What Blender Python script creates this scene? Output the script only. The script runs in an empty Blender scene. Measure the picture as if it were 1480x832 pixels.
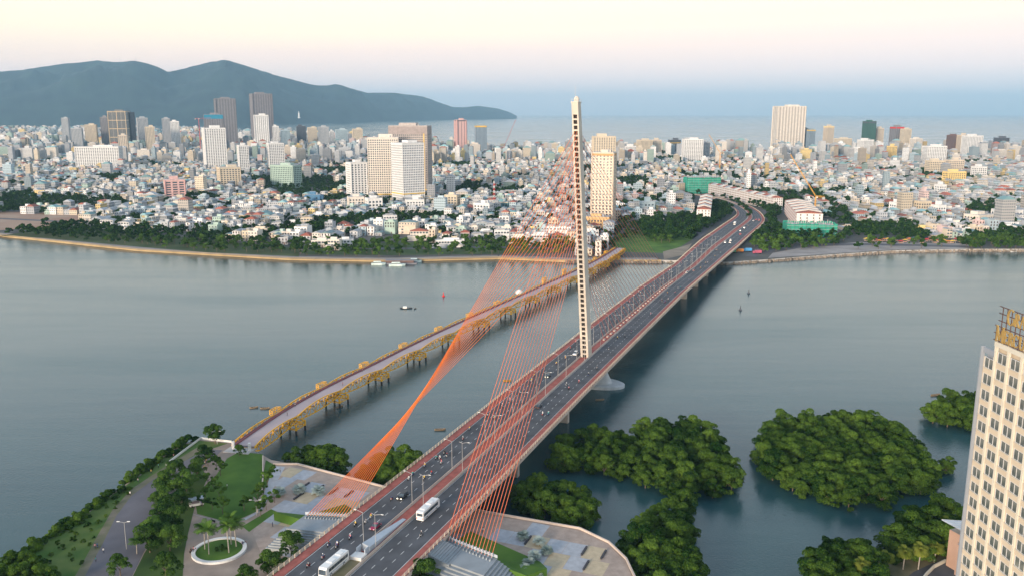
import bpy, bmesh, math, random
import numpy as np
from mathutils import Vector, Matrix, Euler, Quaternion
R = math.radians
random.seed(7); rng = np.random.default_rng(7)
SC = bpy.context.scene; COL = SC.collection
# ------------------------------------------------------------------ camera
F = 1250.0; HC = 140.0; PITCH = math.atan(253 / F)
cd = bpy.data.cameras.new('camera'); cam = bpy.data.objects.new('camera', cd); COL.objects.link(cam)
cd.sensor_width = 36; cd.lens = 36 * F / 1480; cd.clip_start = 1; cd.clip_end = 120000
cam.location = (0, 0, HC); cam.rotation_euler = (math.pi / 2 - PITCH, 0, 0); SC.camera = cam
# ------------------------------------------------------------------ view
SC.view_settings.view_transform = 'Standard'; SC.view_settings.look = 'None'
SC.view_settings.exposure = 0.34; SC.view_settings.gamma = 1
SC.render.engine = 'CYCLES'
SC.cycles.use_denoising = True
SC.cycles.max_bounces = 5; SC.cycles.diffuse_bounces = 2; SC.cycles.glossy_bounces = 3; SC.cycles.transparent_max_bounces = 6
SC.cycles.volume_bounces = 0
# ------------------------------------------------------------------ world and sun
SUN_AZ = 212; SUN_EL = 11          # the sun stands behind the camera, to its left
W = bpy.data.worlds.new('World'); SC.world = W; W.use_nodes = True
nt = W.node_tree; nt.nodes.clear(); N = nt.nodes.new; L = nt.links.new
sky = N('ShaderNodeTexSky'); sky.sky_type = 'NISHITA'; sky.sun_disc = False
sky.sun_elevation = R(SUN_EL); sky.sun_rotation = R(SUN_AZ)
sky.air_density = 1.0; sky.dust_density = 1.5; sky.ozone_density = 2
tc = N('ShaderNodeTexCoord'); sep = N('ShaderNodeSeparateXYZ'); L(tc.outputs['Generated'], sep.inputs[0])
nz = N('ShaderNodeTexNoise'); nz.inputs['Scale'].default_value = 1.6; nz.inputs['Detail'].default_value = 5
mp = N('ShaderNodeMapping'); mp.inputs['Scale'].default_value = (1, 1, 22); L(tc.outputs['Generated'], mp.inputs[0]); L(mp.outputs[0], nz.inputs['Vector'])
ma = N('ShaderNodeMath'); ma.operation = 'MULTIPLY_ADD'; ma.inputs[1].default_value = 0.034; L(nz.outputs['Fac'], ma.inputs[0]); L(sep.outputs['Z'], ma.inputs[2])
mx = N('ShaderNodeMath'); mx.operation = 'MULTIPLY_ADD'; mx.inputs[1].default_value = -0.03; L(sep.outputs['X'], mx.inputs[0]); L(ma.outputs[0], mx.inputs[2])
rp = N('ShaderNodeValToRGB'); L(mx.outputs[0], rp.inputs[0])
cr = rp.color_ramp
stops = [(0.0, (.54, .54, .56)), (0.03, (.66, .58, .59)), (0.055, (.76, .60, .57)), (0.085, (.82, .61, .52)), (0.115, (.86, .69, .50)), (0.16, (.84, .75, .55)), (0.30, (.78, .84, .88)), (0.6, (.34, .42, .52)), (1.0, (.25, .32, .43))]
while len(cr.elements) < len(stops): cr.elements.new(.5)
for e, (p, c) in zip(cr.elements, stops): e.position = p; e.color = (*c, 1)
bg1 = N('ShaderNodeBackground'); bg1.inputs['Strength'].default_value = 1.25; L(rp.outputs[0], bg1.inputs['Color'])
bg2 = N('ShaderNodeBackground'); bg2.inputs['Strength'].default_value = 0.03; L(sky.outputs[0], bg2.inputs['Color'])
ad = N('ShaderNodeAddShader'); L(bg1.outputs[0], ad.inputs[0]); L(bg2.outputs[0], ad.inputs[1])
wo = N('ShaderNodeOutputWorld'); L(ad.outputs[0], wo.inputs['Surface'])
sl = bpy.data.lights.new('sun', 'SUN'); sl.energy = 4.2; sl.angle = R(14); sl.color = (1, .80, .62)
so = bpy.data.objects.new('sun', sl); COL.objects.link(so)
ldir = Vector((-math.sin(R(SUN_AZ)) * math.cos(R(SUN_EL)), -math.cos(R(SUN_AZ)) * math.cos(R(SUN_EL)), -math.sin(R(SUN_EL))))
so.rotation_euler = ldir.to_track_quat('-Z', 'Y').to_euler()
# ------------------------------------------------------------------ survey: photo direction -> point of the ground
cp, sp = math.cos(PITCH), math.sin(PITCH)
def ray(u, v):
    x = (u - 740) / F; y = -(v - 416) / F
    return np.array([x, cp + y * sp, -sp + y * cp])
def G(u, v, z=0.0):
    d = ray(u, v); t = (z - HC) / d[2]; return (d[0] * t, d[1] * t)
def at_y(u, v, Y):
    d = ray(u, v); t = Y / d[1]; return (d[0] * t, Y, HC + d[2] * t)
def scr(P):
    x, y, z = P[0], P[1], P[2] - HC
    fw = y * cp - z * sp; up = y * sp + z * cp
    if fw < 1: return (-9999, -9999)
    return (740 + F * x / fw, 416 - F * up / fw)
# ------------------------------------------------------------------ materials
MATS = {}
def mat(name, col, rough=.7, metal=0.0, var=.15, scale=.3, bump=0.0, spec=.3, emit=None, alpha=None, col2=None):
    if name in MATS: return MATS[name]
    m = bpy.data.materials.new(name); m.use_nodes = True; t = m.node_tree; b = t.nodes['Principled BSDF']
    b.inputs['Roughness'].default_value = rough; b.inputs['Metallic'].default_value = metal
    b.inputs['Specular IOR Level'].default_value = spec
    tc = t.nodes.new('ShaderNodeTexCoord'); n = t.nodes.new('ShaderNodeTexNoise'); n.inputs['Scale'].default_value = scale; n.inputs['Detail'].default_value = 6
    t.links.new(tc.outputs['Object'], n.inputs['Vector'])
    r = t.nodes.new('ShaderNodeValToRGB'); e = r.color_ramp.elements; e[0].position = .3; e[1].position = .7
    c2 = col2 or tuple(min(1, c * (1 + var)) for c in col)
    c1 = tuple(c * (1 - var) for c in col) if not col2 else col
    e[0].color = (*c1, 1); e[1].color = (*c2, 1)
    t.links.new(n.outputs['Fac'], r.inputs[0]); t.links.new(r.outputs[0], b.inputs['Base Color'])
    if bump:
        bp = t.nodes.new('ShaderNodeBump'); bp.inputs['Strength'].default_value = bump; n2 = t.nodes.new('ShaderNodeTexNoise'); n2.inputs['Scale'].default_value = scale * 8
        t.links.new(tc.outputs['Object'], n2.inputs['Vector']); t.links.new(n2.outputs['Fac'], bp.inputs['Height']); t.links.new(bp.outputs[0], b.inputs['Normal'])
    if emit: b.inputs['Emission Color'].default_value = (*emit[:3], 1); b.inputs['Emission Strength'].default_value = emit[3]
    if alpha: b.inputs['Alpha'].default_value = alpha
    MATS[name] = m; return m
def leaf_mat(name, c_dark, c_light):
    m = bpy.data.materials.new(name); m.use_nodes = True; t = m.node_tree; t.nodes.clear()
    at = t.nodes.new('ShaderNodeAttribute'); at.attribute_name = 'tint'
    oi = t.nodes.new('ShaderNodeObjectInfo')
    r = t.nodes.new('ShaderNodeValToRGB'); r.color_ramp.elements[0].color = (*c_dark, 1); r.color_ramp.elements[1].color = (*c_light, 1)
    ad = t.nodes.new('ShaderNodeMath'); ad.operation = 'MULTIPLY_ADD'; ad.inputs[1].default_value = .65
    sb = t.nodes.new('ShaderNodeMath'); sb.operation = 'SUBTRACT'; sb.inputs[1].default_value = .5
    t.links.new(oi.outputs['Random'], sb.inputs[0]); t.links.new(sb.outputs[0], ad.inputs[0]); t.links.new(at.outputs['Fac'], ad.inputs[2]); t.links.new(ad.outputs[0], r.inputs[0])
    d = t.nodes.new('ShaderNodeBsdfDiffuse'); tr = t.nodes.new('ShaderNodeBsdfTranslucent'); mxs = t.nodes.new('ShaderNodeMixShader'); mxs.inputs[0].default_value = .25
    o = t.nodes.new('ShaderNodeOutputMaterial')
    t.links.new(r.outputs[0], d.inputs[0]); t.links.new(r.outputs[0], tr.inputs[0]); t.links.new(d.outputs[0], mxs.inputs[1]); t.links.new(tr.outputs[0], mxs.inputs[2]); t.links.new(mxs.outputs[0], o.inputs[0])
    MATS[name] = m; return m
WALLS = {'white': (.70, .70, .69), 'pale grey': (.42, .44, .46), 'cream': (.60, .52, .40), 'pale blue': (.38, .48, .53), 'pale green': (.36, .48, .42), 'beige': (.60, .52, .42), 'grey': (.36, .38, .41), 'yellow': (.74, .56, .24), 'pinkish': (.66, .50, .47), 'warm white': (.67, .62, .55)}
def wallm(c): return mat('wall ' + c, WALLS[c], .8, var=.10, scale=.25)
M_glass = mat('window glass', (.05, .07, .09), .15, spec=.6, var=.5, scale=.4)
M_frame = mat('window frame', (.6, .6, .6), .6)
M_tile = mat('clay roof tiles', (.30, .10, .07), .8, var=.3, scale=.8)
M_metal_roof = mat('blue metal roof', (.12, .20, .22), .5, var=.2, scale=.3)
M_grey_roof = mat('grey roof sheet', (.30, .32, .34), .7, var=.25, scale=.4)
M_slab = mat('roof slab', (.42, .42, .41), .9, var=.3, scale=.3)
M_conc = mat('concrete', (.42, .41, .39), .85, var=.18, scale=.2, bump=.1)
M_asph = mat('asphalt', (.082, .086, .095), .85, var=.30, scale=.12, bump=.1)
M_white = mat('white paint', (.66, .66, .64), .6, var=.06)
M_red_pav = mat('red paving', (.33, .10, .08), .85, var=.22, scale=.5)
M_black = mat('black rubber', (.02, .02, .02), .8)
M_trunk = mat('bark', (.14, .11, .08), .9, var=.3, scale=3)
M_leaf = leaf_mat('leaves', (.008, .036, .008), (.12, .21, .032))
M_leafd = leaf_mat('dark leaves', (.010, .038, .010), (.12, .22, .04))
M_leafy = leaf_mat('yellow green leaves', (.05, .09, .012), (.24, .27, .05))
M_silver = leaf_mat('silver leaves', (.16, .22, .20), (.42, .50, .47))
M_grass = mat('lawn', (.03, .09, .008), .95, scale=.07, bump=.3, col2=(.10, .19, .025))
M_dry = mat('dry grass', (.10, .10, .05), .95, scale=.15, bump=.3, col2=(.20, .17, .10))
# ------------------------------------------------------------------ mesh helpers
class MB:
    def __init__(s): s.v = []; s.f = []; s.m = []; s.mats = []
    def mi(s, m):
        if m not in s.mats: s.mats.append(m)
        return s.mats.index(m)
    def add(s, vs, fs, m):
        b = len(s.v); s.v += [tuple(map(float, p)) for p in vs]; k = s.mi(m)
        for f in fs: s.f.append([b + i for i in f]); s.m.append(k)
    def box(s, x, y, z0, sx, sy, h, m, rot=0, top=None, taper=1.0):
        c, n = math.cos(rot), math.sin(rot); P = []
        for z, k in ((z0, 1), (z0 + h, taper)):
            for a, b in ((-1, -1), (1, -1), (1, 1), (-1, 1)):
                px, py = a * sx / 2 * k, b * sy / 2 * k; P.append((x + px * c - py * n, y + px * n + py * c, z))
        s.add(P, [(0, 1, 5, 4), (1, 2, 6, 5), (2, 3, 7, 6), (3, 0, 4, 7), (3, 2, 1, 0)], m); 
        b = len(s.v) - 8; s.f.append([b + 4, b + 5, b + 6, b + 7]); s.m.append(s.mi(top or m))
    def prism(s, poly, z0, z1, m, top=None):
        n = len(poly); P = [(p[0], p[1], z0) for p in poly] + [(p[0], p[1], z1) for p in poly]
        s.add(P, [(i, (i + 1) % n, n + (i + 1) % n, n + i) for i in range(n)], m)
        b = len(s.v) - 2 * n; s.f.append([b + n + i for i in range(n)]); s.m.append(s.mi(top or m))
        s.f.append([b + i for i in reversed(range(n))]); s.m.append(s.mi(m))
    def sheet(s, poly, z, m):
        s.add([(p[0], p[1], z if len(p) < 3 else p[2]) for p in poly], [tuple(range(len(poly)))], m)
    def beam(s, p, q, w, h, m, up=(0, 0, 1)):
        p, q = Vector(p), Vector(q); d = (q - p)
        if d.length < 1e-6: return
        d.normalize(); u = Vector(up)
        if abs(d.dot(u)) > .98: u = Vector((1, 0, 0))
        a = d.cross(u).normalized(); b = a.cross(d).normalized(); P = []
        for o in (p, q):
            for i, j in ((-1, -1), (1, -1), (1, 1), (-1, 1)): P.append(o + a * i * w / 2 + b * j * h / 2)
        s.add(P, [(0, 1, 2, 3), (7, 6, 5, 4), (0, 4, 5, 1), (1, 5, 6, 2), (2, 6, 7, 3), (3, 7, 4, 0)], m)
    def tube(s, p, q, r, m, n=6, r2=None, cap=True):
        p, q = Vector(p), Vector(q); d = (q - p).normalized(); u = Vector((0, 0, 1)) if abs(d.z) < .95 else Vector((1, 0, 0))
        a = d.cross(u).normalized(); b = a.cross(d); P = []
        for o, rr in ((p, r), (q, r if r2 is None else r2)):
            for k in range(n):
                t = 2 * math.pi * k / n; P.append(o + a * math.cos(t) * rr + b * math.sin(t) * rr)
        fs = [(k, (k + 1) % n, n + (k + 1) % n, n + k) for k in range(n)]
        if cap: fs += [tuple(range(n - 1, -1, -1)), tuple(range(n, 2 * n))]
        s.add(P, fs, m)
    def lathe(s, x, y, prof, m, n=12, sx=1, sy=1):
        P = []
        for r, z in prof:
            for k in range(n): t = 2 * math.pi * k / n; P.append((x + r * sx * math.cos(t), y + r * sy * math.sin(t), z))
        fs = []
        for j in range(len(prof) - 1):
            for k in range(n): fs.append((j * n + k, j * n + (k + 1) % n, (j + 1) * n + (k + 1) % n, (j + 1) * n + k))
        fs += [tuple(range(n - 1, -1, -1)), tuple((len(prof) - 1) * n + k for k in range(n))]
        s.add(P, fs, m)
    def build(s, name, parent=None, smooth=False, loc=None):
        me = bpy.data.meshes.new(name); me.from_pydata(s.v, [], s.f)
        for m in s.mats: me.materials.append(m)
        me.polygons.foreach_set('material_index', s.m)
        if smooth: me.polygons.foreach_set('use_smooth', [True] * len(s.f))
        me.update(); return link(name, me, parent, loc)
def link(name, me, parent=None, loc=None):
    o = bpy.data.objects.new(name, me); COL.objects.link(o)
    if parent: o.parent = parent
    if loc: o.location = loc
    return o
def tag(o, label=None, cat=None, group=None, kind=None):
    if label: o['label'] = label
    if cat: o['category'] = cat
    if group: o['group'] = group
    if kind: o['kind'] = kind
    return o
def empty(name, loc=(0, 0, 0), rz=0, label=None, cat=None, group=None):
    o = bpy.data.objects.new(name, None); COL.objects.link(o); o.location = loc; o.rotation_euler = (0, 0, rz); o.empty_display_size = .5
    return tag(o, label, cat, group)
def copy_tree(o, kids, parent=None):
    c = o.copy(); COL.objects.link(c); c.parent = parent
    for ch in kids.get(o, ()): copy_tree(ch, kids, c)
    return c
def kidmap(root):
    k = {}
    for o in [root] + list(root.children_recursive): k[o] = list(o.children)
    return k
ORD = ['first', 'second', 'third', 'fourth', 'fifth', 'sixth', 'seventh', 'eighth', 'ninth', 'tenth', 'eleventh', 'twelfth', 'thirteenth', 'fourteenth', 'fifteenth', 'sixteenth', 'seventeenth', 'eighteenth', 'nineteenth', 'twentieth']
def ordinal(i):
    if i < 20: return ORD[i]
    n = i + 1; return str(n) + ('th' if 10 < n % 100 < 14 else {1: 'st', 2: 'nd', 3: 'rd'}.get(n % 10, 'th'))
def uniquify(pairs, key='left'):
    """pairs: (object, text, world point).  Equal texts get their order across the view."""
    d = {}
    for o, t, p in pairs: d.setdefault(t, []).append((scr(p)[0], o))
    for t, l in d.items():
        l.sort(key=lambda a: a[0])
        for i, (_, o) in enumerate(l): o['label'] = t if len(l) == 1 else f'{t}, {ordinal(i)} of {len(l)} from left'
def inside(x, y, poly):
    c = False; n = len(poly); j = n - 1
    for i in range(n):
        xi, yi = poly[i][:2]; xj, yj = poly[j][:2]
        if (yi > y) != (yj > y) and x < (xj - xi) * (y - yi) / (yj - yi) + xi: c = not c
        j = i
    return c
def px(poly, z): return [G(u, v, z) for u, v in poly]
# ------------------------------------------------------------------ water
m = bpy.data.materials.new('river water'); m.use_nodes = True; t = m.node_tree; b = t.nodes['Principled BSDF']
b.inputs['IOR'].default_value = 1.33; b.inputs['Specular IOR Level'].default_value = .5
g = t.nodes.new('ShaderNodeNewGeometry')
def noise(scale, sx=1, sy=1, det=4):
    mm = t.nodes.new('ShaderNodeMapping'); mm.inputs['Scale'].default_value = (sx, sy, 1); t.links.new(g.outputs['Position'], mm.inputs[0])
    n = t.nodes.new('ShaderNodeTexNoise'); n.inputs['Scale'].default_value = scale; n.inputs['Detail'].default_value = det; t.links.new(mm.outputs[0], n.inputs['Vector']); return n
n1 = noise(.9, 1, 1.6); n2 = noise(.05, .35, 1.6, 3); n3 = noise(.006, .5, 2.4, 5)
r = t.nodes.new('ShaderNodeValToRGB'); r.color_ramp.elements[0].position = .35; r.color_ramp.elements[1].position = .7
r.color_ramp.elements[0].color = (.016, .054, .064, 1); r.color_ramp.elements[1].color = (.034, .088, .096, 1)
t.links.new(n3.outputs['Fac'], r.inputs[0]); t.links.new(r.outputs[0], b.inputs['Base Color'])
rr = t.nodes.new('ShaderNodeMapRange'); rr.inputs['From Min'].default_value = .35; rr.inputs['From Max'].default_value = .65; rr.inputs['To Min'].default_value = .07; rr.inputs['To Max'].default_value = .24
t.links.new(n3.outputs['Fac'], rr.inputs[0]); t.links.new(rr.outputs[0], b.inputs['Roughness'])
b1 = t.nodes.new('ShaderNodeBump'); b1.inputs['Strength'].default_value = .55; b1.inputs['Distance'].default_value = .16; t.links.new(n1.outputs['Fac'], b1.inputs['Height'])
b2 = t.nodes.new('ShaderNodeBump'); b2.inputs['Strength'].default_value = .25; b2.inputs['Distance'].default_value = .5; t.links.new(n2.outputs['Fac'], b2.inputs['Height'])
t.links.new(b1.outputs[0], b2.inputs['Normal']); t.links.new(b2.outputs[0], b.inputs['Normal'])
M_water = m
w = MB(); w.sheet([(-34000, -400), (34000, -400), (34000, 43000), (-34000, 43000)], 0, M_water); tag(w.build('water'), kind='structure')
# ------------------------------------------------------------------ land
ZW = 7.0; ZE = 2.5
wl = px([(-420, 1100), (-80, 862), (-20, 822), (40, 792), (90, 760), (130, 737), (170, 707), (205, 683), (240, 655), (262, 642), (288, 634), (335, 640), (347, 652), (378, 656), (392, 664), (430, 671), (552, 703), (700, 740), (838, 764), (880, 784), (905, 808), (920, 840), (950, 960), (1000, 1400), (-300, 1500)], ZW)
M_ground = mat('brown paving', (.29, .235, .195), .9, var=.2, scale=.15, bump=.1)
w = MB(); w.prism(wl[::-1], -.8, ZW, M_conc, M_ground); tag(w.build('west_bank_ground'), kind='structure')
hl = px([(1165, 900), (1185, 838), (1230, 832), (1272, 800), (1330, 768), (1372, 752), (1500, 735), (1700, 730), (1900, 1200), (1150, 1300)], 3)
w = MB(); w.prism(hl[::-1], -.8, 3, M_conc, M_dry); tag(w.build('hotel_bank_ground'), kind='structure')
shore = px([(-700, 330), (-300, 333), (0, 340), (10, 342), (200, 362), (420, 375), (560, 377.5), (720, 373.5), (820, 378), (955, 378), (1052, 381), (1110, 377), (1200, 370), (1290, 364), (1400, 362), (1600, 362), (2100, 360)], 1)
coast = px([(2600, 215), (1700, 222), (1500, 222), (1300, 222), (1100, 221), (900, 218), (760, 216), (640, 216), (560, 211), (500, 203), (430, 196), (350, 193), (200, 191), (0, 190), (-200, 189), (-900, 189)], 1)
M_city = mat('street ground', (.055, .06, .06), .95, scale=.02, col2=(.13, .125, .11))
w = MB(); w.prism(shore + coast, -.8, ZE, M_conc, M_city); tag(w.build('city_ground'), kind='structure')
# ------------------------------------------------------------------ mountain
prof = [(-500, 118), (-250, 112), (-100, 108), (0, 103), (30, 101), (90, 92), (115, 90), (140, 87), (170, 90), (195, 87), (225, 95), (243, 104), (265, 99), (300, 90), (325, 86), (350, 93), (400, 109), (450, 122), (470, 124), (485, 121), (530, 134), (570, 134), (610, 139), (655, 155), (675, 155), (690, 153), (720, 157), (738, 163), (747, 168)]
pu = [p[0] for p in prof]; pv = [p[1] for p in prof]
from mathutils import noise as NZ
nu, nt_ = 260, 46; V = []; 
for i in range(nu):
    u = -500 + (747 + 500) * i / (nu - 1); v = np.interp(u, pu, pv) + (.8 * NZ.noise((u * .11, 0, 0)) + .5 * NZ.noise((u * .4, 3, 0))) * (1 if u < 735 else 0)
    Yf = np.interp(u, [-500, 350, 500, 747], [9500, 9800, 12500, 20500]); Yr = Yf + np.interp(u, [-500, 400, 747], [3600, 3300, 500])
    hr = max(at_y(u, v, Yr)[2], 2)
    for j in range(nt_):
        q = j / (nt_ - 1) * 1.6; Y = Yf + (Yr - Yf) * q
        h = math.sin(min(q, 1) * math.pi / 2) ** .85 if q <= 1 else max(0, 1 - ((q - 1) / .6) ** 1.5)
        x = at_y(u, v, Y)[0]
        nn = NZ.fractal((x * .0011, Y * .0009, 0), .9, 2.1, 5) * .75 * (q * (1 - q) * 4 if q < 1 else 0)
        nn += NZ.noise((x * .008, Y * .006, 2)) * .07 * (1 if q < .97 else 0)
        V.append((x, Y, max(-.8 if j == 0 else .3, hr * (h * (1 + .55 * nn)))))
        if q < 1: # keep below the ridge line of sight
            lim = HC + (at_y(u, v, Yr)[2] - HC) * Y / Yr - 6
            if V[-1][2] > lim > 0: V[-1] = (x, Y, lim)
Fc = [(i * nt_ + j, (i + 1) * nt_ + j, (i + 1) * nt_ + j + 1, i * nt_ + j + 1) for i in range(nu - 1) for j in range(nt_ - 1)]
me = bpy.data.meshes.new('mountain'); me.from_pydata(V, [], Fc); me.polygons.foreach_set('use_smooth', [True] * len(Fc))
me.materials.append(mat('haze tinted forest', (.005, .016, .024), .95, scale=.004, bump=.0, col2=(.024, .048, .046)))  # forest green pushed towards blue, part of the haze put into the colour
tag(link('mountain', me), kind='structure')
# ------------------------------------------------------------------ haze
hm = bpy.data.materials.new('haze'); hm.use_nodes = True; t = hm.node_tree; t.nodes.clear()
pv_ = t.nodes.new('ShaderNodeVolumePrincipled'); pv_.inputs['Color'].default_value = (.44, .75, 1.0, 1); pv_.inputs['Density'].default_value = 4.2e-5; pv_.inputs['Anisotropy'].default_value = 0
o_ = t.nodes.new('ShaderNodeOutputMaterial'); t.links.new(pv_.outputs[0], o_.inputs['Volume'])
w = MB(); w.box(0, 21600, -1.2, 70000, 45000, 1021, hm); hz = w.build('haze'); tag(hz, kind='stuff')
# ================================================================== cable stayed bridge
BX, BY = G(847, 515, 14.5); BZ = 0.0; AZ = R(21.75); RZ = math.pi / 2 - AZ
bd = (math.sin(AZ), math.cos(AZ)); bn = (-bd[1], bd[0])
def toB(p): w = (p[0] - BX, p[1] - BY); return (w[0] * bd[0] + w[1] * bd[1], w[0] * bn[0] + w[1] * bn[1])
def fromB(s, a): return (BX + bd[0] * s + bn[0] * a, BY + bd[1] * s + bn[1] * a)
def zdeck(s):
    if s < 190: return 14.6 + .35 * math.exp(-((s - 60) / 120) ** 2)
    return max(3.2, 14.6 - (s - 190) * .0262 + .0)
# stations: (left point, right point, z) in bridge space
ST = []
for s in list(range(-440, 330, 10)):
    off = -.8 if s < -150 else -.8 * max(0, min(1, (-s - 60) / 90))
    ST.append(((s, 17.3 + off), (s, -17.3 + off), zdeck(s)))
far = [((1012, 348), (1052, 368.5), 10.6), ((1030, 335.5), (1069, 354), 8.6), ((1045, 325), (1083, 341), 7.0), ((1057, 317), (1097, 329), 5.4), ((1064, 311), (1105, 319), 4.4), ((1064, 305), (1101, 310), 3.7), ((1057, 299), (1092, 303), 3.2), ((1044, 292), (1078, 296), 3.0), ((1022, 285), (1056, 289), 2.9), ((985, 279), (1020, 283), 2.9)]
for l, r, z in far: ST.append((toB(G(*l, z)), toB(G(*r, z)), z))
def resample(st, sub=4):
    out = []; n = len(st)
    A = np.array([[*a, *b, z] for a, b, z in st])
    for i in range(n - 1):
        p0, p1, p2, p3 = A[max(i - 1, 0)], A[i], A[i + 1], A[min(i + 2, n - 1)]
        k = 1 if i < 75 else sub
        for j in range(k):
            t = j / k; out.append(.5 * ((2 * p1) + (-p0 + p2) * t + (2 * p0 - 5 * p1 + 4 * p2 - p3) * t * t + (-p0 + 3 * p1 - 3 * p2 + p3) * t ** 3))
    out.append(A[-1]); return out
STS = resample(ST)
def pt(st, t, dz=0):   # t metres across from the left edge on a 34.6 m wide deck
    k = t / 34.6; return (st[0] + (st[2] - st[0]) * k, st[1] + (st[3] - st[1]) * k, st[4] + dz)
def ribbon(mb, t0, t1, dz, m, thick=None, sts=None):
    sts = sts or STS; n = len(sts); P = []
    for st in sts: P += [pt(st, t0, dz), pt(st, t1, dz)]
    if thick:
        for st in sts: P += [pt(st, t0, dz - thick), pt(st, t1, dz - thick)]
    f = [(2 * i, 2 * i + 1, 2 * i + 3, 2 * i + 2)[::-1] for i in range(n - 1)]
    if thick:
        o = 2 * n; f += [(2 * i, 2 * i + 2, o + 2 * i + 2, o + 2 * i)[::-1] for i in range(n - 1)] + [(2 * i + 1, 2 * i + 3, o + 2 * i + 3, o + 2 * i + 1) for i in range(n - 1)]
        f += [(o + 2 * i, o + 2 * i + 1, o + 2 * i + 3, o + 2 * i + 2) for i in range(n - 1)]
        f += [(0, 1, o + 1, o), (2 * n - 2, 2 * n - 1, o + 2 * n - 1, o + 2 * n - 2)[::-1]]
    mb.add(P, f, m)
bridge = empty('cable_stayed_bridge', (BX, BY, 0), RZ, 'long cable stayed bridge with one leaning ivory pylon and orange cables over the river', 'bridge')
M_deckc = mat('deck concrete', (.50, .42, .36), .85, var=.15, scale=.15)
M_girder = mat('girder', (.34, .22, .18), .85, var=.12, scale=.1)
M_cable = mat('orange cable', (.90, .20, .035), .5, var=.05)
M_cable2 = mat('rose cable', (.80, .20, .085), .5, var=.05)
M_ivory = mat('ivory pylon', (.58, .52, .44), .7, var=.16, scale=.08)
M_line = mat('road line', (.62, .62, .60), .8, var=.2, scale=.5)
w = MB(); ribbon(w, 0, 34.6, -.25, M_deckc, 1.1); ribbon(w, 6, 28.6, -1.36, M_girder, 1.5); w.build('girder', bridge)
w = MB(); ribbon(w, 3.2, 14.6, -.02, M_asph, .22)
for tl, sub in ((7.1, 3), (10.8, 3)): pass
w.build('west_carriageway', bridge); w = MB(); ribbon(w, 19.9, 31.5, -.02, M_asph, .22); w.build('east_carriageway', bridge)
w = MB(); ribbon(w, .25, 3.2, .12, M_red_pav, .36); w.build('sidewalk', bridge)
w = MB(); ribbon(w, 31.5, 34.35, .12, M_red_pav, .36); w.build('sidewalk', bridge)
w = MB(); ribbon(w, 14.6, 15.5, .22, M_deckc, .46); ribbon(w, 19.3, 19.9, .22, M_deckc, .46); w.build('median_kerb', bridge)
w = MB(); ribbon(w, 15.5, 19.3, .13, M_red_pav, .37); w.build('median', bridge)
w = MB()
cum = 0
for k in range(len(STS) - 1):
    if STS[k][0] < -330: continue
    for tl in (6.8, 10.6, 23.6, 27.4):
        a, b = Vector(pt(STS[k], tl, -.014)), Vector(pt(STS[k + 1], tl, -.014)); d = b - a; Ls = d.length; nseg = max(1, int(round(Ls / 5)))
        sd = Vector((-d.y, d.x, 0)).normalized() * .085
        for j in range(nseg):
            p = a + d * ((j + .1) / nseg); q = p + d.normalized() * 2.0
            w.add([p - sd, q - sd, q + sd, p + sd], [(0, 1, 2, 3)], M_line)
for tl in (3.45, 14.3, 20.2, 31.2): ribbon(w, tl - .08, tl + .08, -.014, M_line)
w.build('lane_markings', bridge)
def railing(t, hgt=1.15, m=None, name='railing', lo=None):
    m = m or M_deckc; w = MB(); 
    for k in range(len(STS) - 1):
        if STS[k][0] < -400: continue
        a, b = Vector(pt(STS[k], t, 0)), Vector(pt(STS[k + 1], t, 0))
        for z in (.35, .75, hgt): w.beam(a + Vector((0, 0, z)), b + Vector((0, 0, z)), .12, .10, m)
        n = max(1, int((b - a).length / 2.5))
        for j in range(n):
            p = a.lerp(b, j / n); w.beam(p + Vector((0, 0, -.2)), p + Vector((0, 0, hgt + .08)), .22, .22, m)
    return w.build(name, bridge)
M_rail = mat('pale rail', (.62, .52, .40), .7, var=.1)
railing(.12, m=M_rail); railing(34.48, m=M_rail)
# crash barriers along the median
w = MB(); ribbon(w, 15.0, 15.18, .85, M_deckc, .63); ribbon(w, 19.6, 19.78, .85, M_deckc, .63); w.build('crash_barrier', bridge)
# piers
def zat(s):
    k = min(range(len(STS)), key=lambda i: abs(STS[i][0] - s)); return STS[k][4], (STS[k][1] + STS[k][3]) / 2
for s in (-225, -175, -125, -60, 232, 282, 332, 382, 432, 478):
    z, a = zat(s); w = MB()
    for da in (-8, 8): w.box(s, a + da, -.8, 2.2, 4.2, z - 2.0, M_deckc); 
    w.box(s, a, z - 3.6, 2.6, 22, .8, M_deckc); w.build('pier', bridge)
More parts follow.
